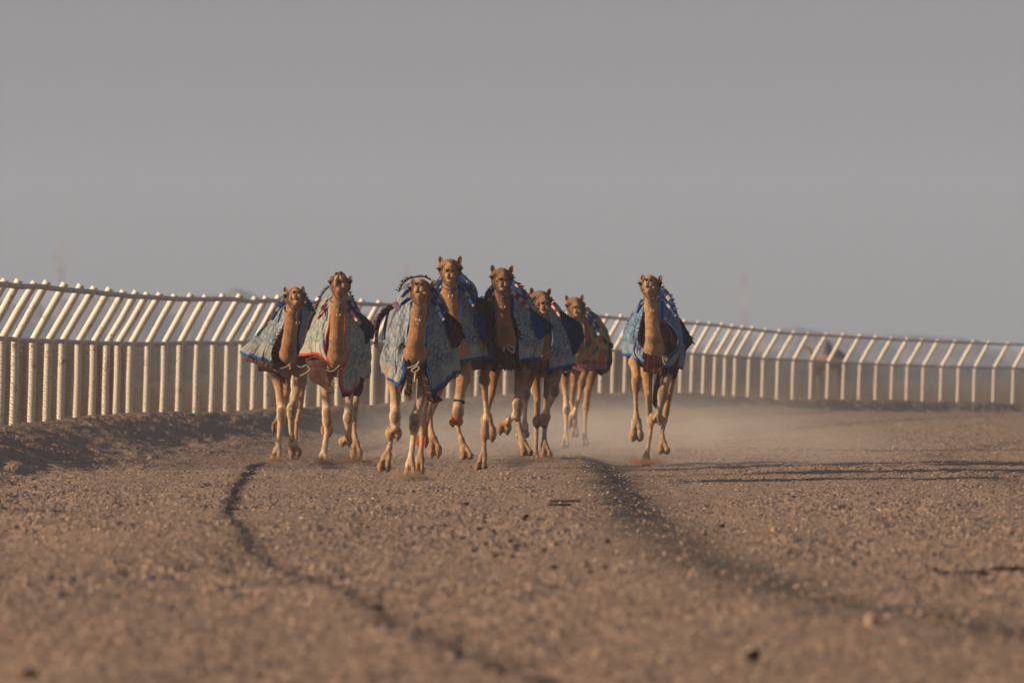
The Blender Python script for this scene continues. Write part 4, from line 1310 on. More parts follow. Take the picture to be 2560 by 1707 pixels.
# 3 leader
CAMELS.append(dict(D=100.7, cx=1040, head=(1054, 723, 62, 14), yaw=-3, roll=3, label='camel running out in front, tan neck between long blanket flaps with blue borders',
    lead_v=(-.035, -.12), neck=[(1047, 782, -.30, 19.5), (1044, 812, -.34, 19), (1040, 845, -.32, 20.5), (1038, 874, -.2, 22.5)],
    trunk=[(1038, 890, .30, .27), (1040, 862, .85, .35), (1048, 850, 1.45, .35), (1052, 862, 2.0, .26)], hump=(1050, 775, 1.25),
    legs=[dict(p=[(982, 935, .4, 22), (986, 985, .2, 12), (988, 1040, -.02, 15.5), (991, 1062, .02, 12), (984, 1076, .35, 10)], foot=(984, 1083, .38, 40, 34), type='s'),
          dict(p=[(1062, 940, .4, 21), (1052, 1000, .25, 13), (1038, 1046, .12, 15.5), (1036, 1064, .12, 14.5), (1034, 1092, .15, 9), (1029, 1130, .12, 8.5), (1026, 1158, .06, 12)], foot=(1026, 1184, 0, 34, 28)),
          dict(p=[(985, 950, 1.9, 18), (992, 1000, 1.7, 11), (985, 1060, 2.15, 10), (978, 1100, 2.05, 6), (974, 1118, 2.0, 7), (968, 1138, 1.9, 12)], foot=(961, 1166, 1.75, 36, 26), hind=True, hcol=1),
          dict(p=[(1062, 960, 1.9, 18), (1062, 1010, 1.7, 12), (1056, 1065, 2.1, 10), (1054, 1115, 2.0, 6.5), (1050, 1145, 1.9, 11)], foot=(1049, 1174, 1.8, 26, 28), hind=True)],
    blanket=[([(1000, 970), (1013, 932), (1011, 900), (1019, 850), (1025, 800), (1030, 760), (1052, 745)], [(1052, 745), (1072, 762), (1066, 810), (1062, 860), (1067, 930), (1081, 984)]),
             ([(978, 951), (974, 905), (985, 845), (996, 790), (1015, 745), (1052, 722)], [(1052, 722), (1082, 745), (1093, 800), (1098, 860), (1102, 915), (1107, 962)]),
             ([(961, 938), (962, 892), (967, 845), (975, 795), (990, 750), (1010, 715), (1052, 700)], [(1052, 700), (1080, 722), (1103, 768), (1120, 830), (1130, 890), (1133, 936)])],
    bmat='blanket_blue', rug='rug_plaid', rug_drop=14, h_in=True, rump=20,
    rolls=[([(1003, 762), (1015, 752), (1030, 742), (1052, 732), (1076, 746), (1092, 770), (1110, 800)], 6.5, 'roll_blue', (.45, .7)),
           ([(1006, 742), (1016, 730), (1030, 722), (1052, 714), (1078, 728), (1096, 752), (1112, 782)], 6, 'roll_blue', (.65, .9))],
    fringes=[([(997, 728), (1007, 710), (1020, 698), (1040, 692)], .98, .05, (-.7, .7), MAR), ([(1040, 692), (1062, 692), (1078, 700)], .98, .04, (.2, .9), BRN),
             ([(1085, 722), (1094, 742), (1106, 765), (1118, 775)], .9, .05, (.7, .6), MAR), ([(978, 762), (958, 776), (944, 796), (939, 822)], .72, .045, (-.8, .4), RED),
             ([(1013, 868), (1006, 858), (1000, 875)], -.02, .05, (-.8, -.3), MAR), ([(1012, 975), (1020, 985), (1030, 975)], -.02, .06, (.2, -.9), MAR)],
    patches=[('side_rug', [(980, 762), (958, 778), (944, 800), (938, 830), (936, 866)], [(986, 770), (968, 784), (953, 804), (946, 835), (946, 870)], .74, .72, 'rug_plaid'),
             ('side_cloth_and_gap', [(974, 778), (962, 800), (956, 830), (952, 852)], [(966, 800), (958, 820), (962, 850)][::1], .76, .74, 'rug_grey'),
             ('side_cloth_and_gap', [(976, 775), (966, 812), (964, 850)], [(968, 778), (960, 812), (960, 848)], .72, .72, 'rug_navy'),  # navy strip filling in for the black gap beside the side rug
             ('strap', [(982, 756), (986, 768), (992, 780)], [(990, 752), (997, 762), (1000, 772)], .68, .66, None),
             ('chest_rug', [(1018, 895), (1015, 930), (1016, 960), (1012, 985)], [(1028, 905), (1028, 935), (1030, 960), (1022, 990)], -.05, -.03, 'rug_plaid'),
             ('chest_rug', [(1054, 936), (1060, 960), (1066, 985), (1070, 1004)], [(1068, 940), (1074, 965), (1080, 985), (1085, 1005)], .0, -.02, 'rug_plaid'),
             ('flying_flap', [(1070, 985), (1085, 983), (1108, 999)], [(1066, 998), (1082, 1008), (1106, 1003)], .02, .0, 'rug_maroon'),
             ('flying_flap', [(1090, 968), (1102, 955), (1112, 950)], [(1094, 974), (1106, 968), (1112, 958)], .3, .3, 'rug_maroon'),
             ('saddle_bag', [(1108, 775), (1122, 785), (1148, 810), (1160, 845)], [(1118, 820), (1125, 845), (1134, 870), (1142, 868)], .95, .8, 'rug_maroon'),
             ('side_strap', [(1110, 800), (1118, 812), (1124, 838)], [(1118, 798), (1126, 812), (1128, 830)], .62, .62, 'rug_navy')],
    cords=[('tie_cord', [(1018, 920), (1030, 917), (1042, 912), (1050, 898), (1056, 888)], .011, -.16, 'tie'), ('tie_cord', [(1042, 912), (1048, 920), (1036, 930), (1029, 926), (1036, 920), (1046, 914)], .009, -.18, 'tie'),
           ('tie_cord', [(1040, 928), (1038, 940), (1037, 954)], .013, -.14, 'tie')]))
# 4 tall
CAMELS.append(dict(D=108, cx=1150, head=(1125, 671, 59, 1), roll=-1, label='tallest camel, head highest of all, with orange-stained feet, behind the leader',
    lead_v=(-.01, -.07), neck=[(1124, 730, -.34, 18.5), (1128, 765, -.36, 18), (1134, 805, -.34, 19), (1140, 850, -.2, 21)],
    trunk=[(1142, 885, .30, .27), (1146, 858, .85, .35), (1155, 845, 1.45, .35), (1162, 855, 2.0, .26)], hump=(1150, 765, 1.25),
    legs=[dict(p=[(1100, 940, .4, 20), (1085, 985, .2, 12), (1072, 1025, .05, 12), (1066, 1055, .3, 8), (1061, 1078, .35, 9)], foot=(1056, 1100, .4, 32, 36), type='d', tint=(0.38, 0.085, 0.02), fcol=(0.38, 0.085, 0.02)),
          dict(p=[(1160, 925, .4, 23), (1152, 970, .2, 15), (1146, 1012, .02, 15), (1145, 1030, 0, 15.5), (1143, 1042, .1, 9)], foot=(1140, 1053, .3, 34, 26), type='s', tint=(0.40, 0.10, 0.025), fcol=(0.40, 0.10, 0.025)),
          dict(p=[(1100, 950, 1.9, 18), (1090, 1000, 1.7, 11), (1074, 1040, 2.1, 9), (1077, 1075, 2.0, 8), (1082, 1096, 1.9, 12)], foot=(1087, 1124, 1.85, 36, 38), hind=True, type='d'),
          dict(p=[(1160, 950, 1.9, 17), (1145, 1000, 1.8, 10), (1140, 1045, 2.15, 9), (1147, 1078, 2.0, 6.5), (1154, 1100, 1.95, 8), (1160, 1118, 1.9, 10.5)], foot=(1167, 1140, 1.8, 36, 18), hind=True)],
    blanket=[([(1105, 905), (1098, 860), (1102, 800), (1104, 740), (1112, 715), (1128, 705)], [(1128, 705), (1144, 722), (1150, 765), (1156, 815), (1150, 870), (1138, 907)]),
             ([(1080, 895), (1080, 845), (1084, 785), (1090, 735), (1104, 703), (1134, 680)], [(1134, 680), (1162, 698), (1180, 742), (1194, 800), (1203, 855), (1206, 897)])],
    bmat='blanket_mid', rug='rug_maroon', rug_drop=26, rump=22, legcol=(0.58, 0.48, 0.38),
    rolls=[([(1092, 745), (1098, 728), (1108, 712), (1126, 700), (1146, 712), (1166, 735), (1184, 765)], 5.5, 'roll_blue', (.5, .72)),
           ([(1090, 733), (1098, 712), (1110, 700), (1128, 690), (1150, 700), (1172, 724), (1190, 756)], 6, 'roll_navy', (.58, .82)),
           ([(1091, 722), (1098, 704), (1112, 690), (1130, 680), (1154, 690), (1170, 706), (1184, 740)], 5.5, 'roll_blue', (.7, .95))],
    fringes=[([(1152, 682), (1166, 698), (1176, 715), (1184, 740)], .95, .04, (.8, .5), RED), ([(1088, 715), (1096, 700), (1103, 690)], .95, .03, (-.7, .5), BRN),
             ([(1186, 752), (1200, 746), (1214, 750), (1228, 762)], .85, .06, (.1, .9), MAR)],
    patches=[('saddle_bag', [(1185, 752), (1205, 748), (1226, 762), (1240, 790), (1240, 826)], [(1196, 790), (1204, 812), (1208, 840), (1214, 858), (1226, 858)], .85, .7, 'rug_maroon'),
             ('side_pouch', [(1190, 790), (1206, 790), (1212, 815), (1210, 840)], [(1196, 812), (1200, 830), (1206, 855), (1209, 862)], .66, .62, 'rug_blue'),
             ('blue_stripe', [(1144, 715), (1146, 730), (1147, 746)], [(1149, 716), (1150, 730), (1151, 748)], .27, .28, 'rug_blue')],
    band=(1148, 1003, .04, 13.5)))
# 5
CAMELS.append(dict(D=109, cx=1262, head=(1255, 693, 57, 1), yaw=3, roll=2, label='dark faced camel in the middle, black fringe on its hump, one forefoot swung leftwards',
    lead_v=(.0, -.11), coat=(0.25, 0.125, 0.062), pale=(0.38, 0.25, 0.15), dark=(0.13, 0.07, 0.045), neck=[(1256, 752, -.34, 18), (1257, 785, -.36, 18), (1260, 815, -.33, 20.5), (1263, 836, -.2, 23)],
    trunk=[(1263, 862, .30, .27), (1266, 858, .85, .35), (1272, 848, 1.45, .35), (1278, 858, 2.0, .26)], hump=(1265, 770, 1.25),
    legs=[dict(p=[(1222, 912, .25, 15), (1212, 930, .05, 13), (1211, 950, -.1, 15), (1212, 972, -.05, 10), (1215, 1010, .05, 7.5), (1219, 1038, .12, 11)], foot=(1221, 1080, .12, 40, 46), type='d'),
          dict(p=[(1303, 920, .4, 20), (1297, 970, .2, 13), (1295, 1012, .02, 15), (1294, 1030, .02, 12), (1276, 1048, .25, 8.5), (1264, 1058, .35, 11)], foot=(1259, 1068, .38, 38, 34), type='s'),
          dict(p=[(1236, 935, 1.9, 15), (1230, 985, 1.75, 9), (1210, 1050, 2.15, 9), (1212, 1095, 2.0, 5.5), (1209, 1135, 1.85, 9)], foot=(1202, 1168, 1.75, 34, 20), hind=True, fcol=(0.2, 0.1, 0.05)),
          dict(p=[(1305, 930, 1.9, 17), (1300, 985, 1.75, 11), (1294, 1045, 2.15, 9), (1299, 1075, 2.0, 7), (1306, 1103, 1.85, 10)], foot=(1317, 1131, 1.75, 34, 18), hind=True)],
    blanket=[([(1234, 909), (1247, 880), (1245, 850), (1236, 820), (1236, 780), (1240, 755), (1256, 742)], [(1256, 742), (1278, 752), (1284, 790), (1292, 835), (1298, 865), (1300, 906)]),
             ([(1206, 891), (1204, 860), (1207, 815), (1214, 765), (1230, 725), (1258, 700)], [(1258, 700), (1288, 718), (1316, 756), (1331, 796), (1338, 845), (1328, 899)])],
    bmat='blanket_mid', rug='rug_maroon', rug_drop=22, rump=30, hindcol=(0.27, 0.13, 0.05),
    rolls=[([(1216, 768), (1226, 748), (1238, 732), (1256, 722), (1278, 730), (1300, 748), (1322, 774)], 7, 'roll_red', (.45, .7)),
           ([(1212, 758), (1222, 738), (1236, 722), (1258, 712), (1280, 718), (1300, 734), (1312, 752)], 6.5, 'roll_navy', (.58, .82)),
           ([(1214, 742), (1224, 724), (1238, 710), (1258, 702), (1278, 704), (1292, 716), (1300, 730)], 6, 'roll_blue', (.7, .95))],
    fringes=[([(1276, 700), (1292, 708), (1306, 724), (1314, 750)], .95, .06, (.9, .3), BLK), ([(1212, 748), (1222, 730), (1234, 716)], .9, .045, (-.8, .4), RED),
             ([(1280, 790), (1290, 812), (1298, 842), (1302, 850)], .02, .06, (.6, .0), MAR), ([(1245, 918), (1270, 922), (1296, 918)], -.02, .035, (.0, -.9), MAR)],
    patches=[('chest_rug', [(1240, 866), (1262, 876), (1290, 866)], [(1240, 910), (1268, 920), (1301, 916)], -.03, -.02, 'rug_maroon'),
             ('under_flap', [(1300, 905), (1316, 903), (1328, 898)], [(1298, 924), (1314, 926), (1326, 920)], .3, .35, 'rug_maroon'),
             ('saddle_bag', [(1320, 766), (1340, 782), (1364, 800), (1384, 816)], [(1332, 800), (1345, 815), (1358, 832), (1371, 836)], .9, .8, 'rug_teal'),
             ('side_pouch', [(1326, 788), (1342, 790), (1356, 812)], [(1338, 835), (1348, 850), (1366, 838)], .74, .7, 'rug_blue'),
             ('blue_stripe', [(1276, 736), (1276, 755), (1276, 778)], [(1284, 737), (1284, 755), (1284, 778)], .22, .24, 'rug_blue')],
    cords=[('tie_cord', [(1258, 880), (1262, 864), (1270, 862), (1284, 872), (1284, 880), (1274, 876), (1266, 866)], .013, -.12, 'tie'), ('tie_cord', [(1244, 858), (1256, 862), (1272, 866), (1290, 866)], .01, -.08, 'tie')]))
# 6
CAMELS.append(dict(D=119, cx=1362, head=(1353, 749, 54, -2), yaw=8, roll=3, lead=0, label='brown camel half hidden behind a flying blue saddle bag, its chin covered by fringe',
    coat=(0.28, 0.145, 0.07), pale=(0.38, 0.27, 0.18), dark=(0.14, 0.08, 0.05), neck=[(1355, 800, -.32, 16), (1358, 825, -.34, 16.5), (1357, 848, -.32, 17), (1355, 865, -.2, 18.5)],
    trunk=[(1355, 895, .30, .26), (1362, 880, .85, .33), (1370, 870, 1.45, .33), (1378, 878, 2.0, .25)], hump=(1368, 805, 1.25),
    legs=[dict(p=[(1328, 930, .4, 17), (1318, 968, .2, 11), (1316, 984, .2, 11), (1314, 1010, .25, 6.5), (1312, 1045, .25, 6), (1312, 1062, .22, 9)], foot=(1306, 1086, .2, 36, 18), fcol=(0.28, 0.25, 0.22)),
          dict(p=[(1392, 925, .4, 18), (1388, 955, .2, 13), (1386, 976, .05, 14), (1380, 995, .1, 10), (1368, 1022, .3, 7.5), (1357, 1044, .4, 10)], foot=(1351, 1054, .42, 38, 32), type='s'),
          dict(p=[(1337, 945, 1.8, 16), (1343, 1000, 1.65, 10), (1343, 1040, 2.0, 9.5), (1341, 1070, 1.95, 7), (1340, 1110, 1.85, 6), (1338, 1135, 1.8, 8)], foot=(1337, 1147, 1.75, 26, 16), hind=True),
          dict(p=[(1370, 935, 1.9, 13), (1366, 985, 1.75, 9), (1367, 1042, 2.15, 10), (1361, 1080, 2.0, 6), (1361, 1110, 1.9, 9)], foot=(1366, 1137, 1.8, 32, 22), hind=True)],
    blanket=[([(1334, 915), (1336, 880), (1333, 840), (1338, 800), (1342, 778), (1355, 770)], [(1355, 770), (1371, 785), (1378, 815), (1382, 850), (1372, 885), (1368, 928)]),
             ([(1312, 905), (1312, 865), (1316, 820), (1325, 780), (1338, 758), (1358, 742)], [(1358, 742), (1380, 756), (1402, 790), (1415, 830), (1421, 870), (1422, 916)])],
    bmat='blanket_mid', rug='rug_navy', rug_drop=10, rump=18,
    rolls=[([(1316, 782), (1326, 765), (1338, 756), (1356, 750), (1376, 760), (1390, 776), (1400, 792)], 4.5, 'roll_red', (.5, .7)), ([(1316, 760), (1328, 746), (1340, 740), (1356, 736), (1376, 748), (1388, 764)], 6, 'roll_red', (.7, .9))],
    fringes=[([(1318, 758), (1320, 742), (1330, 730)], .9, .035, (-.8, .4), BRN), ([(1328, 762), (1340, 772), (1350, 782), (1356, 792)], -1.3, .045, (.3, .5), BLK),
             ([(1345, 895), (1336, 915), (1328, 935)], .1, .09, (-.3, -.9), BLK), ([(1352, 900), (1352, 920), (1346, 932)], .1, .05, (-.2, -.9), BLK), ([(1402, 778), (1412, 786), (1424, 798), (1440, 800)], .9, .05, (.5, .8), BLK)],
    patches=[('saddle_bag', [(1400, 780), (1420, 790), (1444, 806), (1460, 842)], [(1412, 830), (1420, 860), (1430, 890), (1446, 880)], .9, .75, 'rug_navy'),
             ('side_strap', [(1402, 800), (1420, 804), (1432, 812)], [(1408, 812), (1420, 820), (1428, 824)], .7, .7, 'rug_blue'),
             ('under_flap', [(1405, 922), (1412, 930), (1423, 932)], [(1408, 936), (1414, 943), (1420, 938)], .5, .5, 'rug_brown')],
    cords=[('tie_cord', [(1335, 880), (1345, 888), (1352, 891), (1362, 886), (1371, 878)], .009, -.16, 'tie'), ('tie_cord', [(1345, 890), (1352, 894), (1356, 888)], .011, -.17, 'tie')]))
# 7
CAMELS.append(dict(D=140, cx=1450, head=(1438, 762, 47, 0), yaw=4, roll=-2, lead=0, label='rearmost camel, under a green and orange patchwork blanket, legs fading in dust',
    coat=(0.30, 0.16, 0.08), pale=(0.42, 0.29, 0.19), dark=(0.15, 0.09, 0.05), neck=[(1440, 808, -.32, 14), (1443, 835, -.34, 14.5), (1446, 858, -.3, 15), (1446, 876, -.2, 17)],
    trunk=[(1446, 898, .30, .26), (1455, 884, .85, .33), (1470, 876, 1.45, .33), (1482, 886, 2.0, .25)], hump=(1465, 815, 1.25),
    legs=[dict(p=[(1415, 925, .4, 15), (1411, 960, .3, 10), (1415, 995, .2, 8), (1416, 1024, .15, 9.5), (1415, 1050, .15, 5.5), (1415, 1085, .1, 5.5)], foot=(1413, 1112, 0, 24, 16)),
          dict(p=[(1466, 922, .3, 12), (1458, 944, .1, 10), (1455, 958, .05, 11), (1449, 990, .2, 6), (1440, 1020, .3, 6), (1434, 1036, .35, 9)], foot=(1430, 1056, .4, 26, 28), type='s'),
          dict(p=[(1436, 930, 1.9, 13), (1435, 965, 1.75, 9), (1430, 1005, 2.1, 7), (1436, 1045, 2.0, 5), (1438, 1070, 1.9, 6)], foot=(1437, 1085, 1.8, 22, 18), hind=True),
          dict(p=[(1480, 935, 1.8, 15), (1472, 970, 1.7, 10), (1465, 1015, 2.0, 9.5), (1463, 1045, 1.95, 5.5), (1462, 1085, 1.85, 5.5)], foot=(1462, 1108, 1.75, 22, 16), hind=True)],
    blanket=[([(1430, 900), (1432, 870), (1428, 835), (1430, 805), (1444, 790)], [(1444, 790), (1456, 806), (1462, 835), (1462, 868), (1452, 900)]),
             ([(1412, 895), (1412, 855), (1418, 815), (1430, 785), (1446, 768)], [(1446, 768), (1468, 782), (1490, 812), (1504, 855), (1506, 903)])],
    bmat='patch', rug='rug_pink', rug_drop=20, rump=30,
    rolls=[([(1424, 800), (1432, 788), (1446, 778), (1466, 786), (1482, 810), (1498, 838)], 5.5, 'roll_blue', (.5, .75)), ([(1426, 788), (1436, 776), (1450, 768), (1470, 778), (1488, 805), (1500, 826)], 6, 'roll_blue', (.7, .95))],
    fringes=[([(1466, 768), (1480, 782), (1490, 802), (1492, 814)], 1.0, .035, (.8, .4), BRN), ([(1425, 905), (1445, 912), (1466, 908)], .1, .08, (.1, -.9), [(0.25, 0.11, 0.1), (0.18, 0.08, 0.08)])],
    patches=[('rear_rug', [(1496, 822), (1512, 842), (1528, 872), (1531, 900), (1524, 926)], [(1494, 850), (1500, 875), (1496, 905), (1488, 925), (1502, 940)], 1.4, 1.1, 'rug_brown'),
             ('side_strap', [(1494, 838), (1508, 844), (1520, 852)], [(1500, 856), (1508, 860), (1514, 862)], .95, .95, 'rug_navy'),
             ('chest_rug', [(1422, 890), (1446, 898), (1490, 900)], [(1424, 915), (1450, 928), (1488, 924)], .15, .15, 'rug_pink'),
             ('side_pouch', [(1522, 858), (1530, 856), (1535, 866)], [(1524, 868), (1528, 871), (1533, 870)], 1.2, 1.2, 'rug_navy')],
    cords=[('tie_cord', [(1446, 905), (1452, 896), (1465, 895), (1480, 902)], .008, .1, 'tie'), ('lead_rope', [(1462, 764), (1463, 785), (1456, 800), (1446, 806)], .010, -.55, 'rope')]))
# 8 pale, right
CAMELS.append(dict(D=116.4, cx=1632, head=(1626, 710, 55, 13), yaw=-4, roll=1, label='pale cream camel running alone at the right, with a hanging black tail',
    lead_v=(.02, -.11), coat=(0.46, 0.30, 0.17), pale=(0.52, 0.44, 0.34), dark=(0.24, 0.16, 0.10), legcol=(0.50, 0.43, 0.34), hindcol=(0.42, 0.23, 0.10), ear=6,
    neck=[(1629, 768, -.34, 17.5), (1630, 800, -.36, 17), (1632, 835, -.33, 18.5), (1635, 858, -.2, 21.5)],
    trunk=[(1635, 885, .30, .27), (1635, 866, .85, .34), (1638, 856, 1.45, .34), (1642, 866, 2.0, .25)], hump=(1636, 790, 1.25),
    legs=[dict(p=[(1585, 905, .3, 16), (1590, 930, .1, 13), (1592, 952, -.02, 14.5), (1591, 966, 0, 12), (1589, 986, .05, 7), (1590, 1025, .1, 6.5), (1591, 1052, .12, 12)], foot=(1591, 1089, .1, 38, 28)),
          dict(p=[(1672, 930, .4, 16), (1664, 958, .15, 12), (1657, 982, .02, 15), (1655, 996, .02, 12), (1650, 1022, .2, 8), (1645, 1042, .35, 11)], foot=(1640, 1046, .4, 36, 30), type='s'),
          dict(p=[(1617, 940, 1.8, 17), (1621, 985, 1.65, 11), (1624, 1040, 2.05, 9), (1626, 1052, 2.05, 10), (1626, 1080, 1.95, 6.5), (1621, 1115, 1.85, 5.5), (1616, 1140, 1.8, 8.5)], foot=(1615, 1156, 1.75, 28, 18), hind=True),
          dict(p=[(1678, 945, 1.9, 14), (1673, 985, 1.75, 9), (1665, 1035, 2.15, 9), (1661, 1050, 2.15, 8), (1656, 1080, 2.0, 5.5), (1657, 1108, 1.9, 10)], foot=(1659, 1126, 1.8, 34, 18), hind=True)],
    blanket=[([(1621, 912), (1606, 896), (1611, 878), (1599, 855), (1603, 815), (1610, 780), (1628, 762)], [(1628, 762), (1650, 790), (1676, 818), (1690, 850), (1686, 874), (1668, 892), (1652, 927)]),
             ([(1590, 895), (1580, 865), (1584, 820), (1595, 780), (1608, 755), (1630, 740)], [(1630, 740), (1664, 760), (1688, 800), (1700, 845), (1694, 885), (1672, 917)]),
             ([(1565, 888), (1562, 860), (1567, 825), (1580, 790), (1600, 755), (1632, 722)], [(1632, 722), (1664, 742), (1690, 785), (1704, 825), (1708, 865), (1693, 921)])],
    bmat='blanket_deep', rug='rug_maroon', rug_drop=18, rump=10,
    rolls=[([(1593, 782), (1600, 768), (1611, 755), (1630, 742), (1655, 748), (1674, 768), (1690, 790)], 5, 'roll_blue', (.5, .72)),
           ([(1598, 770), (1604, 756), (1614, 742), (1632, 726), (1660, 732), (1680, 760), (1690, 782)], 7.5, 'roll_blue', (.72, .98))],
    fringes=[([(1650, 716), (1664, 726), (1676, 742), (1688, 775)], 1.0, .045, (.8, .4), MAR), ([(1588, 782), (1576, 800), (1568, 826), (1562, 856)], .8, .045, (-.8, .3), RED),
             ([(1610, 790), (1602, 815), (1600, 845), (1606, 868)], .1, .06, (-.7, .1), MAR), ([(1652, 800), (1668, 822), (1680, 850), (1676, 878)], .2, .07, (-.7, .0), MAR)],
    patches=[('saddle_bag', [(1692, 788), (1705, 806), (1720, 832), (1732, 856)], [(1698, 818), (1703, 845), (1706, 870), (1710, 884)], .9, .8, 'rug_maroon'),
             ('side_pouch', [(1698, 815), (1712, 832), (1716, 850)], [(1702, 840), (1706, 860), (1708, 872)], .72, .7, 'rug_blue'),
             ('chest_rug', [(1612, 882), (1632, 888), (1654, 896)], [(1608, 928), (1634, 934), (1656, 928)], -.02, -.02, 'rug_maroon'),
             ('under_flap', [(1656, 925), (1676, 918), (1693, 921)], [(1668, 934), (1681, 948), (1691, 942)], .25, .3, 'rug_maroon'),
             ('blue_stripe', [(1650, 750), (1651, 770), (1651, 795)], [(1659, 752), (1660, 770), (1659, 797)], .30, .33, 'rug_blue')],
    cords=[('tie_cord', [(1611, 877), (1630, 882), (1650, 888), (1668, 890)], .008, -.1, 'tie'), ('tie_cord', [(1660, 889), (1667, 893), (1666, 902), (1662, 896), (1658, 890), (1659, 904), (1664, 911)], .008, -.11, 'tie')],
    tail=[(1645, 930), (1644, 955), (1640, 985), (1637, 1005), (1640, 1018)]))

for S in CAMELS:
    S['patches'] = [(a_, b_, c_, d_, e_, f_ if f_ else 'strap') for a_, b_, c_, d_, e_, f_ in S['patches']]
    build_camel(S)

# ---------------------------------------------------------------- distant rider, masts
def far_rider():
    D = 520
    P = lambda x, y, dy=0: np.array(at(x, y, D + dy))
    root = empty('camel', (at(2050, 950, D)[0], D, 0), 'distant camel seen side-on through the fence, carrying a rider', 'camel')
    O = np.array(root.location)
    g = SDF(P(2000, 1000) - (0.6, 0.8, 0.2), P(2130, 855) + (0.6, 0.8, 0.5), 0.04)
    for a, b, r1, r2 in (((2012, 868), (2024, 872), .12, .12), ((2024, 872), (2030, 890), .11, .13), ((2030, 890), (2040, 912), .14, .28), ((2040, 912), (2070, 904), .4, .48), ((2070, 904), (2105, 906), .48, .38),
                         ((2042, 925), (2030, 950), .16, .09), ((2030, 950), (2034, 986), .09, .07), ((2048, 925), (2055, 952), .16, .09), ((2055, 952), (2050, 985), .09, .07),
                         ((2105, 915), (2112, 950), .2, .1), ((2112, 950), (2104, 988), .1, .07), ((2100, 915), (2095, 950), .2, .1), ((2095, 950), (2098, 988), .1, .07)):
        g.cone(P(*a), P(*b), r1, r2, 0.08)
    V, T, Q = g.mesh()
    mb = MB()
    mb.add(V, Q, (0.26, 0.15, 0.09))
    if len(T): mb.add(V, T[:, ::-1], (0.26, 0.15, 0.09))
    mb.build('body', M['coat'], root, O)
    p = empty('person', P(2072, 895), 'rider in dark clothes sitting on the distant camel behind the fence', 'person')
    g = SDF(P(2072, 905) - (0.7, 0.7, 0.3), P(2072, 845) + (0.7, 0.7, 0.4), 0.03)
    g.cone(P(2073, 893), P(2071, 866), .26, .22, 0.08)
    g.cone(P(2071, 864), P(2069, 853), .08, .11, 0.05)
    g.cone(P(2069, 868), P(2060, 882), .09, .06, 0.04)
    g.cone(P(2070, 893), P(2062, 908), .15, .1, 0.05)
    V, T, Q = g.mesh()
    mb = MB()
    mb.add(V, Q, (0.02, 0.022, 0.025))
    if len(T): mb.add(V, T[:, ::-1], (0.02, 0.022, 0.025))
    mb.build('body', M['fringe'], p, np.array(p.location))
    mb = MB()
    A = [P(2085, 885, -.1), P(2095, 888, -.1), P(2112, 896, -.1)]
    tube(mb, A, [.3, .36, .2], 12)
    mb.build('saddle_cloth', M['rug_maroon'], root, O)


far_rider()


def mast(px, ptop, D, label, arms):
    k_ = D / 1150.0
    m = stripe_material('mast_paint_%d' % px, (0.30, 0.10, 0.09), (0.5, 0.48, 0.46), 0.16 / k_, 0.5)
    b0 = np.array(at(px, HY, D)); b0[2] = -0.5
    top = np.array(at(px, ptop, D))
    root = empty('radio_mast', tuple(b0), label, 'mast', 'lattice masts in the haze')
    h = top[2] - b0[2]
    mb = MB()
    w0, w1 = 0.55 * k_, 0.16 * k_
    n = 16
    cor = []
    for k in range(n + 1):
        t = k / n
        w = w0 * (1 - t) + w1 * t
        cor.append([np.array([b0[0] + sx * w, b0[1] + sy * w, b0[2] + h * t]) for sx, sy in ((-1, -1), (1, -1), (1, 1), (-1, 1))])
    for q in range(4):
        tube(mb, [c[q] for c in cor], 0.09 * k_, 5)
    for k in range(n):
        for q in range(4):
            tube(mb, [cor[k][q], cor[k + 1][(q + 1) % 4]], 0.05 * k_, 4)
    o = mb.build('lattice_frame', m, root, b0)
    P = o.data.attributes['P']
    co = np.zeros(len(o.data.vertices) * 3, np.float32)
    o.data.vertices.foreach_get('co', co)
    co = co.reshape(-1, 3)
    P.data.foreach_set('vector', np.stack([co[:, 2], co[:, 0], co[:, 1]], -1).ravel().astype(np.float32))
    for (dx, py, r) in arms:
        dx, r = dx * k_, r * k_
        mb = MB()
        z = at(px, py, D)[2]
        tube(mb, [(b0[0], b0[1], z), (b0[0] + dx, b0[1] - .3, z)], 0.06 * k_, 5)
        c = np.array([b0[0] + dx, b0[1] - .3, z])
        tube(mb, [c + (0, .15 * k_, 0), c + (0, -.1 * k_, 0), c + (0, -.25 * k_, 0)], [r * .4, r, r * .95], 14)
        mb.build('dish_antenna', M['tie'], root, b0)
    mb = MB()
    tube(mb, [top, top + (0, 0, 1.2 * k_)], 0.04 * k_, 5)
    mb.build('antenna_rod', M['metal'], root, b0)


mast(153, 602, 2900, 'red and white mast in the haze at the far left, above the fence', [(-0.8, 645, .42), (0.5, 668, .3), (-0.6, 676, .3)])
mast(1017, 655, 3300, 'faint mast rising in the haze behind the leading camel', [(-1.0, 693, .4), (0.6, 668, .3)])
mast(1862, 690, 3500, 'faintest mast, in the haze right of the pale camel', [(-0.7, 724, .4), (0.5, 742, .3)])


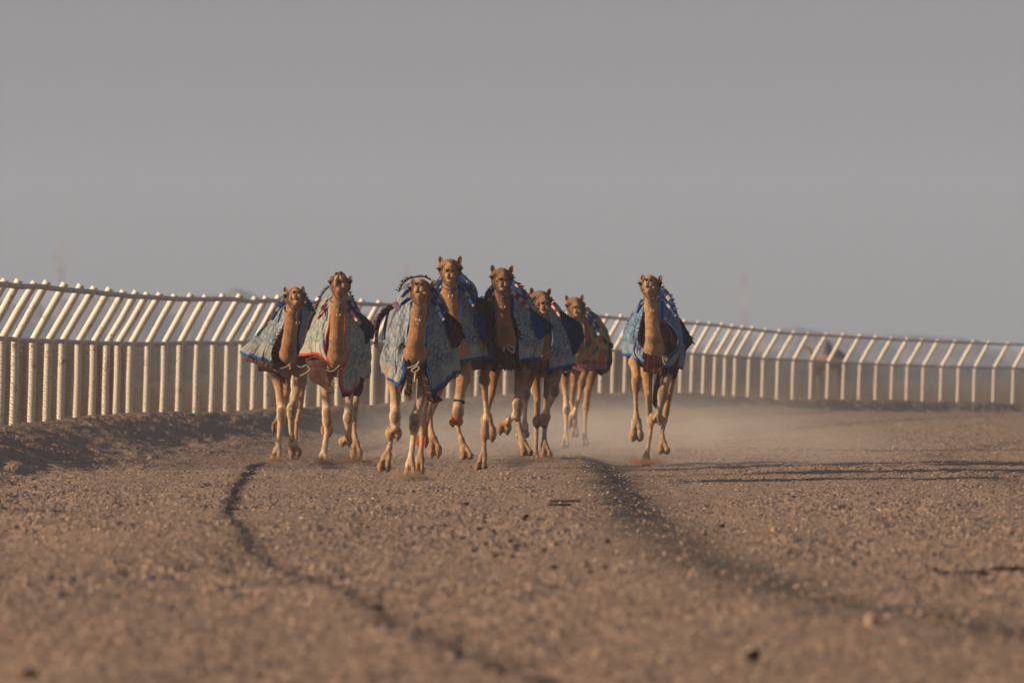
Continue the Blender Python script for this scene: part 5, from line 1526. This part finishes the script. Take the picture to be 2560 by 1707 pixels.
# ---------------------------------------------------------------- stones, dung, gravel, kicked sand
def rock_geo(r, seed, sq=0.7):
    rng = np.random.RandomState(seed)
    t = (1 + 5 ** .5) / 2
    v = np.array([(-1, t, 0), (1, t, 0), (-1, -t, 0), (1, -t, 0), (0, -1, t), (0, 1, t), (0, -1, -t), (0, 1, -t), (t, 0, -1), (t, 0, 1), (-t, 0, -1), (-t, 0, 1)], float)
    f = [(0, 11, 5), (0, 5, 1), (0, 1, 7), (0, 7, 10), (0, 10, 11), (1, 5, 9), (5, 11, 4), (11, 10, 2), (10, 7, 6), (7, 1, 8), (3, 9, 4), (3, 4, 2), (3, 2, 6), (3, 6, 8), (3, 8, 9), (4, 9, 5), (2, 4, 11), (6, 2, 10), (8, 6, 7), (9, 8, 1)]
    v /= np.linalg.norm(v[0])
    v *= rng.uniform(0.72, 1.2, (12, 1))
    v *= np.array([rng.uniform(.8, 1.25), rng.uniform(.8, 1.2), sq]) * r
    a = rng.uniform(0, 6.28)
    c, s = math.cos(a), math.sin(a)
    v = v @ np.array([[c, -s, 0], [s, c, 0], [0, 0, 1]])
    return v, np.array(f)


def subdiv(v, f, seed, amp):
    rng = np.random.RandomState(seed)
    v = list(map(tuple, v)); mid = {}; nf = []
    def m(a, b):
        k = (min(a, b), max(a, b))
        if k not in mid:
            p = (np.array(v[a]) + np.array(v[b])) / 2 * 1.06 + rng.uniform(-amp, amp, 3)
            v.append(tuple(p)); mid[k] = len(v) - 1
        return mid[k]
    for a, b, c in f:
        x, y, z = m(a, b), m(b, c), m(c, a)
        nf += [(a, x, z), (x, b, y), (z, y, c), (x, y, z)]
    return np.array(v), np.array(nf)


M['stone'] = plain_material('pale_stone', (0.42, 0.32, 0.24), 0.85, 0.3, 25)
M['stone_grey'] = plain_material('grey_stone', (0.30, 0.25, 0.22), 0.85, 0.3, 25)
M['dung'] = plain_material('dark_dung', (0.035, 0.02, 0.014), 0.7, 0.3, 60)


def stone(px, py, r, mat='stone', label='small pale stone lying loose on the gravel track', cat='stone', D=None, sq=0.75, name='stone', group='loose stones on the track', seed=None):
    if D is None:
        D = CH * F / (py - HY)
        for _ in range(6):
            z = float(ground_low(np.array([(px - 1280) / F * D]), np.array([D]))[0])
            D = (CH - z) * F / (py - HY)
    X = (px - 1280) / F * D
    z = float(ground_h(np.array([X]), np.array([D]))[0])
    v, f = rock_geo(r, seed or int(px * 7 + py), sq)
    v, f = subdiv(v, f, int(px), r * 0.07)
    mb = MB()
    mb.add(v + (0, 0, r * sq * 0.45), f)
    o = mb.build(name, M[mat], smooth=(name == 'dung_pellet'))
    o.location = (X, D, z)
    tag(o, label, cat, group)
    return o


stone(242, 1036, .155, 'stone', 'big rounded pale boulder on the bank at the foot of the fence posts', D=148, sq=1.0, group=None)
stone(288, 1035, .09, 'stone_grey', 'flat white stone on the bank just right of the big boulder', D=150, sq=.5, group=None)
stone(2178, 1565, .040, 'stone', 'large pale angular stone in the right foreground', sq=1.0, group=None)
stone(1882, 1655, .042, 'dung', 'dark round lump standing nearest the camera at the lower right', cat='lump', sq=1.1, group=None, name='dung_lump')
stone(75, 1690, .05, 'dung', 'dark flat blurred lump at the bottom left corner', cat='lump', sq=.5, group=None, name='dung_lump')
stone(945, 1526, .05, 'dung', 'dark clod on the edge of the narrow rut, lower middle', cat='lump', sq=.5, group=None, name='dung_lump')
stone(1935, 1330, .033, 'stone', 'white pebble right of the broad wheel rut', sq=1.0, group=None)
stone(784, 1424, .034, 'stone', 'pale stone on the edge of the narrow rut', group=None)
stone(696, 1372, .026, 'stone', 'small cream stone left above the narrow rut', group=None)
for px, py, r in ((384, 1418, .03), (247, 1277, .028), (70, 1293, .03), (172, 1297, .026), (420, 1190, .025), (520, 1236, .022), (805, 1192, .022), (1065, 1290, .02), (1550, 1190, .02), (1730, 1436, .024), (1640, 1420, .022),
                  (2235, 1122, .03), (1978, 1170, .03), (2100, 1168, .022), (2480, 1365, .022), (1980, 1410, .02), (2150, 1180, .02), (2200, 1275, .026), (1995, 1470, .026), (1490, 1640, .02), (1230, 1480, .022), (1000, 1470, .02), (376, 1085, .05), (2056, 1624, .02), (1270, 1185, .022),
                  (1325, 1312, .016), (890, 1316, .018), (480, 1335, .02), (360, 1440, .018), (2440, 1250, .02), (1850, 1260, .018), (1760, 1230, .018), (1400, 1510, .018), (620, 1500, .02), (930, 1580, .02), (300, 1600, .02)):
    stone(px, py, r)
rg = random.Random(8)
dl = 'small dark dung pellet scattered on the gravel in front of the camels'
for px, py in ((1316, 1298), (1311, 1300), (1308, 1338), (1330, 1332), (1286, 1365), (1290, 1380), (1332, 1358), (1362, 1382), (1389, 1365), (1280, 1270), (1155, 1262), (1166, 1265), (1216, 1295), (1213, 1305), (1196, 1330), (1233, 1333), (1274, 1356), (1185, 1378), (1215, 1372), (1240, 1392),
               (1258, 1388), (1280, 1395), (1384, 1424), (1512, 1420), (1470, 1415), (1518, 1355), (1478, 1368), (1520, 1346), (1762, 1338), (1806, 1318), (1520, 1278), (1540, 1248), (1362, 1380), (2335, 1390), (2336, 1424), (2152, 1400), (505, 1220), (840, 1253), (1112, 1314), (1450, 1372), (1474, 1435)):
    stone(px + rg.uniform(-1, 1), py, rg.uniform(.017, .026), 'dung', dl, 'dung', sq=.85, name='dung_pellet', group='dung pellets on the track')
for i, (px, py, w, lb) in enumerate(((1415, 1268, 6, 'flat dark streak of dung on the track below the middle camels'), (1400, 1279, 4, 'short brown smear of dung just below the longest dark streak'), (2395, 1430, 8, 'long dark streak of dung at the right side of the track'), (2540, 1428, 7, 'dark streak of dung cut by the right edge of the picture'), (130, 1290, 5, 'brown smear of dung on the track at the left'))):
    D = CH * F / (py - HY)
    mb = MB()
    rr = random.Random(i)
    for k in range(w * 5):
        v, f = rock_geo(rr.uniform(.016, .026), k + i * 50, .6)
        mb.add(v + ((rr.random() - .5) * w * .045, (rr.random() - .5) * .16, .010), f)
    X = (px - 1280) / F * D
    o = mb.build('dung_streak', M['dung'])
    o.location = (X, D, float(ground_h(np.array([X]), np.array([D]))[0]) + .004)
    tag(o, lb, 'dung')


def gravel():
    rng = np.random.RandomState(12)
    n = 42000
    D = 34 * (170 / 34) ** (rng.rand(n) ** 0.8)
    X = (rng.rand(n) * 2 - 1) * 0.075 * D
    Z = ground_h(X, D)
    vs, fs = [], []
    base = [rock_geo(1.0, 900 + k, 0.7) for k in range(12)]
    r = 0.005 + 0.015 * rng.rand(n) ** 4
    sel = rng.randint(0, 12, n)
    mb = MB()
    cols = np.array([(0.31, 0.235, 0.20), (0.24, 0.18, 0.15), (0.42, 0.34, 0.28), (0.16, 0.12, 0.10), (0.34, 0.26, 0.215), (0.28, 0.21, 0.18), (0.27, 0.2, 0.17), (0.52, 0.44, 0.37)])
    for k in range(12):
        i = np.where(sel == k)[0]
        v, f = base[k]
        V = v[None] * r[i, None, None] + np.stack([X[i], D[i], Z[i] + r[i] * .35], -1)[:, None, :]
        F_ = f[None] + (np.arange(len(i)) * 12)[:, None, None]
        cc = np.repeat(cols[rng.randint(0, 8, len(i))], 12, 0)
        mb.add(V.reshape(-1, 3), F_.reshape(-1, 3), cc)
    o = mb.build('gravel', vcol_material('gravel_stones', bs=80, var=0.25), smooth=False)
    tag(o, kind='stuff')


gravel()


def kicked(px, py, dy_D, w, h, seed, col=(0.40, 0.29, 0.21)):
    """sand thrown up round a landing foot: loose grains"""
    rng = np.random.RandomState(seed)
    c = np.array(at(px, py, dy_D))
    n = 6000
    sx = w / F * dy_D; sz = h / F * dy_D
    x = rng.normal(0, 0.46, n)
    z = np.abs(rng.normal(0, 1, n)) * (0.22 + 0.35 * np.abs(vnoise(x * 3 + seed, x * 0, seed)) * 2) + 0.35 * np.clip(np.abs(x) - .5, 0, 1) * rng.rand(n)
    y = rng.normal(0, 0.10, n)
    v, f = rock_geo(1, seed, 0.9)
    r = rng.uniform(.0016, .0036, n)
    zz = z * sz
    P_ = np.stack([c[0] + x * sx, c[1] + y, np.maximum(c[2], 0) + zz], -1)
    mb = MB()
    V = v[None] * r[:, None, None] + P_[:, None, :]
    F_ = f[None] + (np.arange(n) * 12)[:, None, None]
    mb.add(V.reshape(-1, 3), F_.reshape(-1, 3), col)
    o = mb.build('kicked_sand', M['fringe'], smooth=False)
    tag(o, kind='stuff')


kicked(690, 1156, 120.6, 50, 24, 1)
kicked(808, 1164, 116.6, 46, 22, 2)
kicked(1027, 1197, 100.3, 50, 26, 3, (0.42, 0.30, 0.21))
kicked(1614, 1161, 117.8, 50, 24, 4, (0.40, 0.26, 0.17))
kicked(1340, 1154, 120.3, 46, 18, 6)
kicked(880, 1158, 117.5, 60, 26, 7, (0.28, 0.17, 0.10))

# ---------------------------------------------------------------- dust behind the herd and the haze
def vol_box(name, lo, hi):
    lo = np.array(lo, float); hi = np.array(hi, float)
    c = (lo + hi) / 2
    v = [(x, y, z) for x in (lo[0], hi[0]) for y in (lo[1], hi[1]) for z in (lo[2], hi[2])]
    f = [(0, 1, 3, 2), (4, 6, 7, 5), (0, 4, 5, 1), (2, 3, 7, 6), (0, 2, 6, 4), (1, 5, 7, 3)]
    me = bpy.data.meshes.new(name)
    me.from_pydata([tuple(np.array(p) - c) for p in v], [], f)
    o = bpy.data.objects.new(name, me)
    COL.objects.link(o)
    o.location = tuple(c)
    return o


def dust():
    o = vol_box('dust_cloud', (-4.2, 112, -0.25), (7.5, 235, 2.6))
    tag(o, kind='stuff')
    m = bpy.data.materials.new('dust')
    m.use_nodes = True
    nt = m.node_tree
    nt.nodes.clear()
    out = N(nt, 'ShaderNodeOutputMaterial')
    pv = N(nt, 'ShaderNodeVolumePrincipled')
    pv.inputs['Color'].default_value = (0.84, 0.83, 0.84, 1)
    pv.inputs['Anisotropy'].default_value = 0.0
    g = N(nt, 'ShaderNodeNewGeometry')
    sp = N(nt, 'ShaderNodeSeparateXYZ')
    nt.links.new(g.outputs['Position'], sp.inputs[0])
    def mr(v, a, b, c, d):
        k = N(nt, 'ShaderNodeMapRange', interpolation_type='SMOOTHSTEP')
        for s_, x in zip(('From Min', 'From Max', 'To Min', 'To Max'), (a, b, c, d)): k.inputs[s_].default_value = x
        nt.links.new(v, k.inputs['Value'])
        return k.outputs[0]
    n = noise(nt, scaled(nt, g.outputs['Position'], (0.55, 0.16, 0.9)), 1.0, 2, 0.5)
    zf = mr(sp.outputs['Z'], -0.1, 1.35, 1, 0)
    zf = math_n(nt, 'POWER', zf, 1.8)
    xl = mr(sp.outputs['X'], -3.6, -1.0, 0, 1)
    xr_ = mr(sp.outputs['X'], 2.8, 7.2, 1, 0)
    y0 = mr(sp.outputs['Y'], 112, 124, 0, 1)
    y1 = mr(sp.outputs['Y'], 165, 232, 1, 0.0)
    d = math_n(nt, 'MULTIPLY', zf, mr(n, 0.32, 0.68, 0.1, 1.9))
    for q in (xl, xr_, y0, y1): d = math_n(nt, 'MULTIPLY', d, q)
    d = math_n(nt, 'MULTIPLY', d, 0.030)
    nt.links.new(d, pv.inputs['Density'])
    nt.links.new(pv.outputs[0], out.inputs['Volume'])
    o.data.materials.append(m)
    C.cycles.volume_max_steps = 64
    C.cycles.volume_step_rate = 3.0


dust()


def haze():
    o = vol_box('haze', (-1500, -60, -8), (1500, 5200, 120))
    tag(o, kind='stuff')
    m = bpy.data.materials.new('haze')
    m.use_nodes = True
    nt = m.node_tree
    nt.nodes.clear()
    out = N(nt, 'ShaderNodeOutputMaterial')
    pv = N(nt, 'ShaderNodeVolumePrincipled')
    pv.inputs['Color'].default_value = (0.535, 0.70, 0.99, 1)
    pv.inputs['Density'].default_value = 0.00042
    nt.links.new(pv.outputs[0], out.inputs['Volume'])
    o.data.materials.append(m)


haze()
print('done', time.time() - T0)
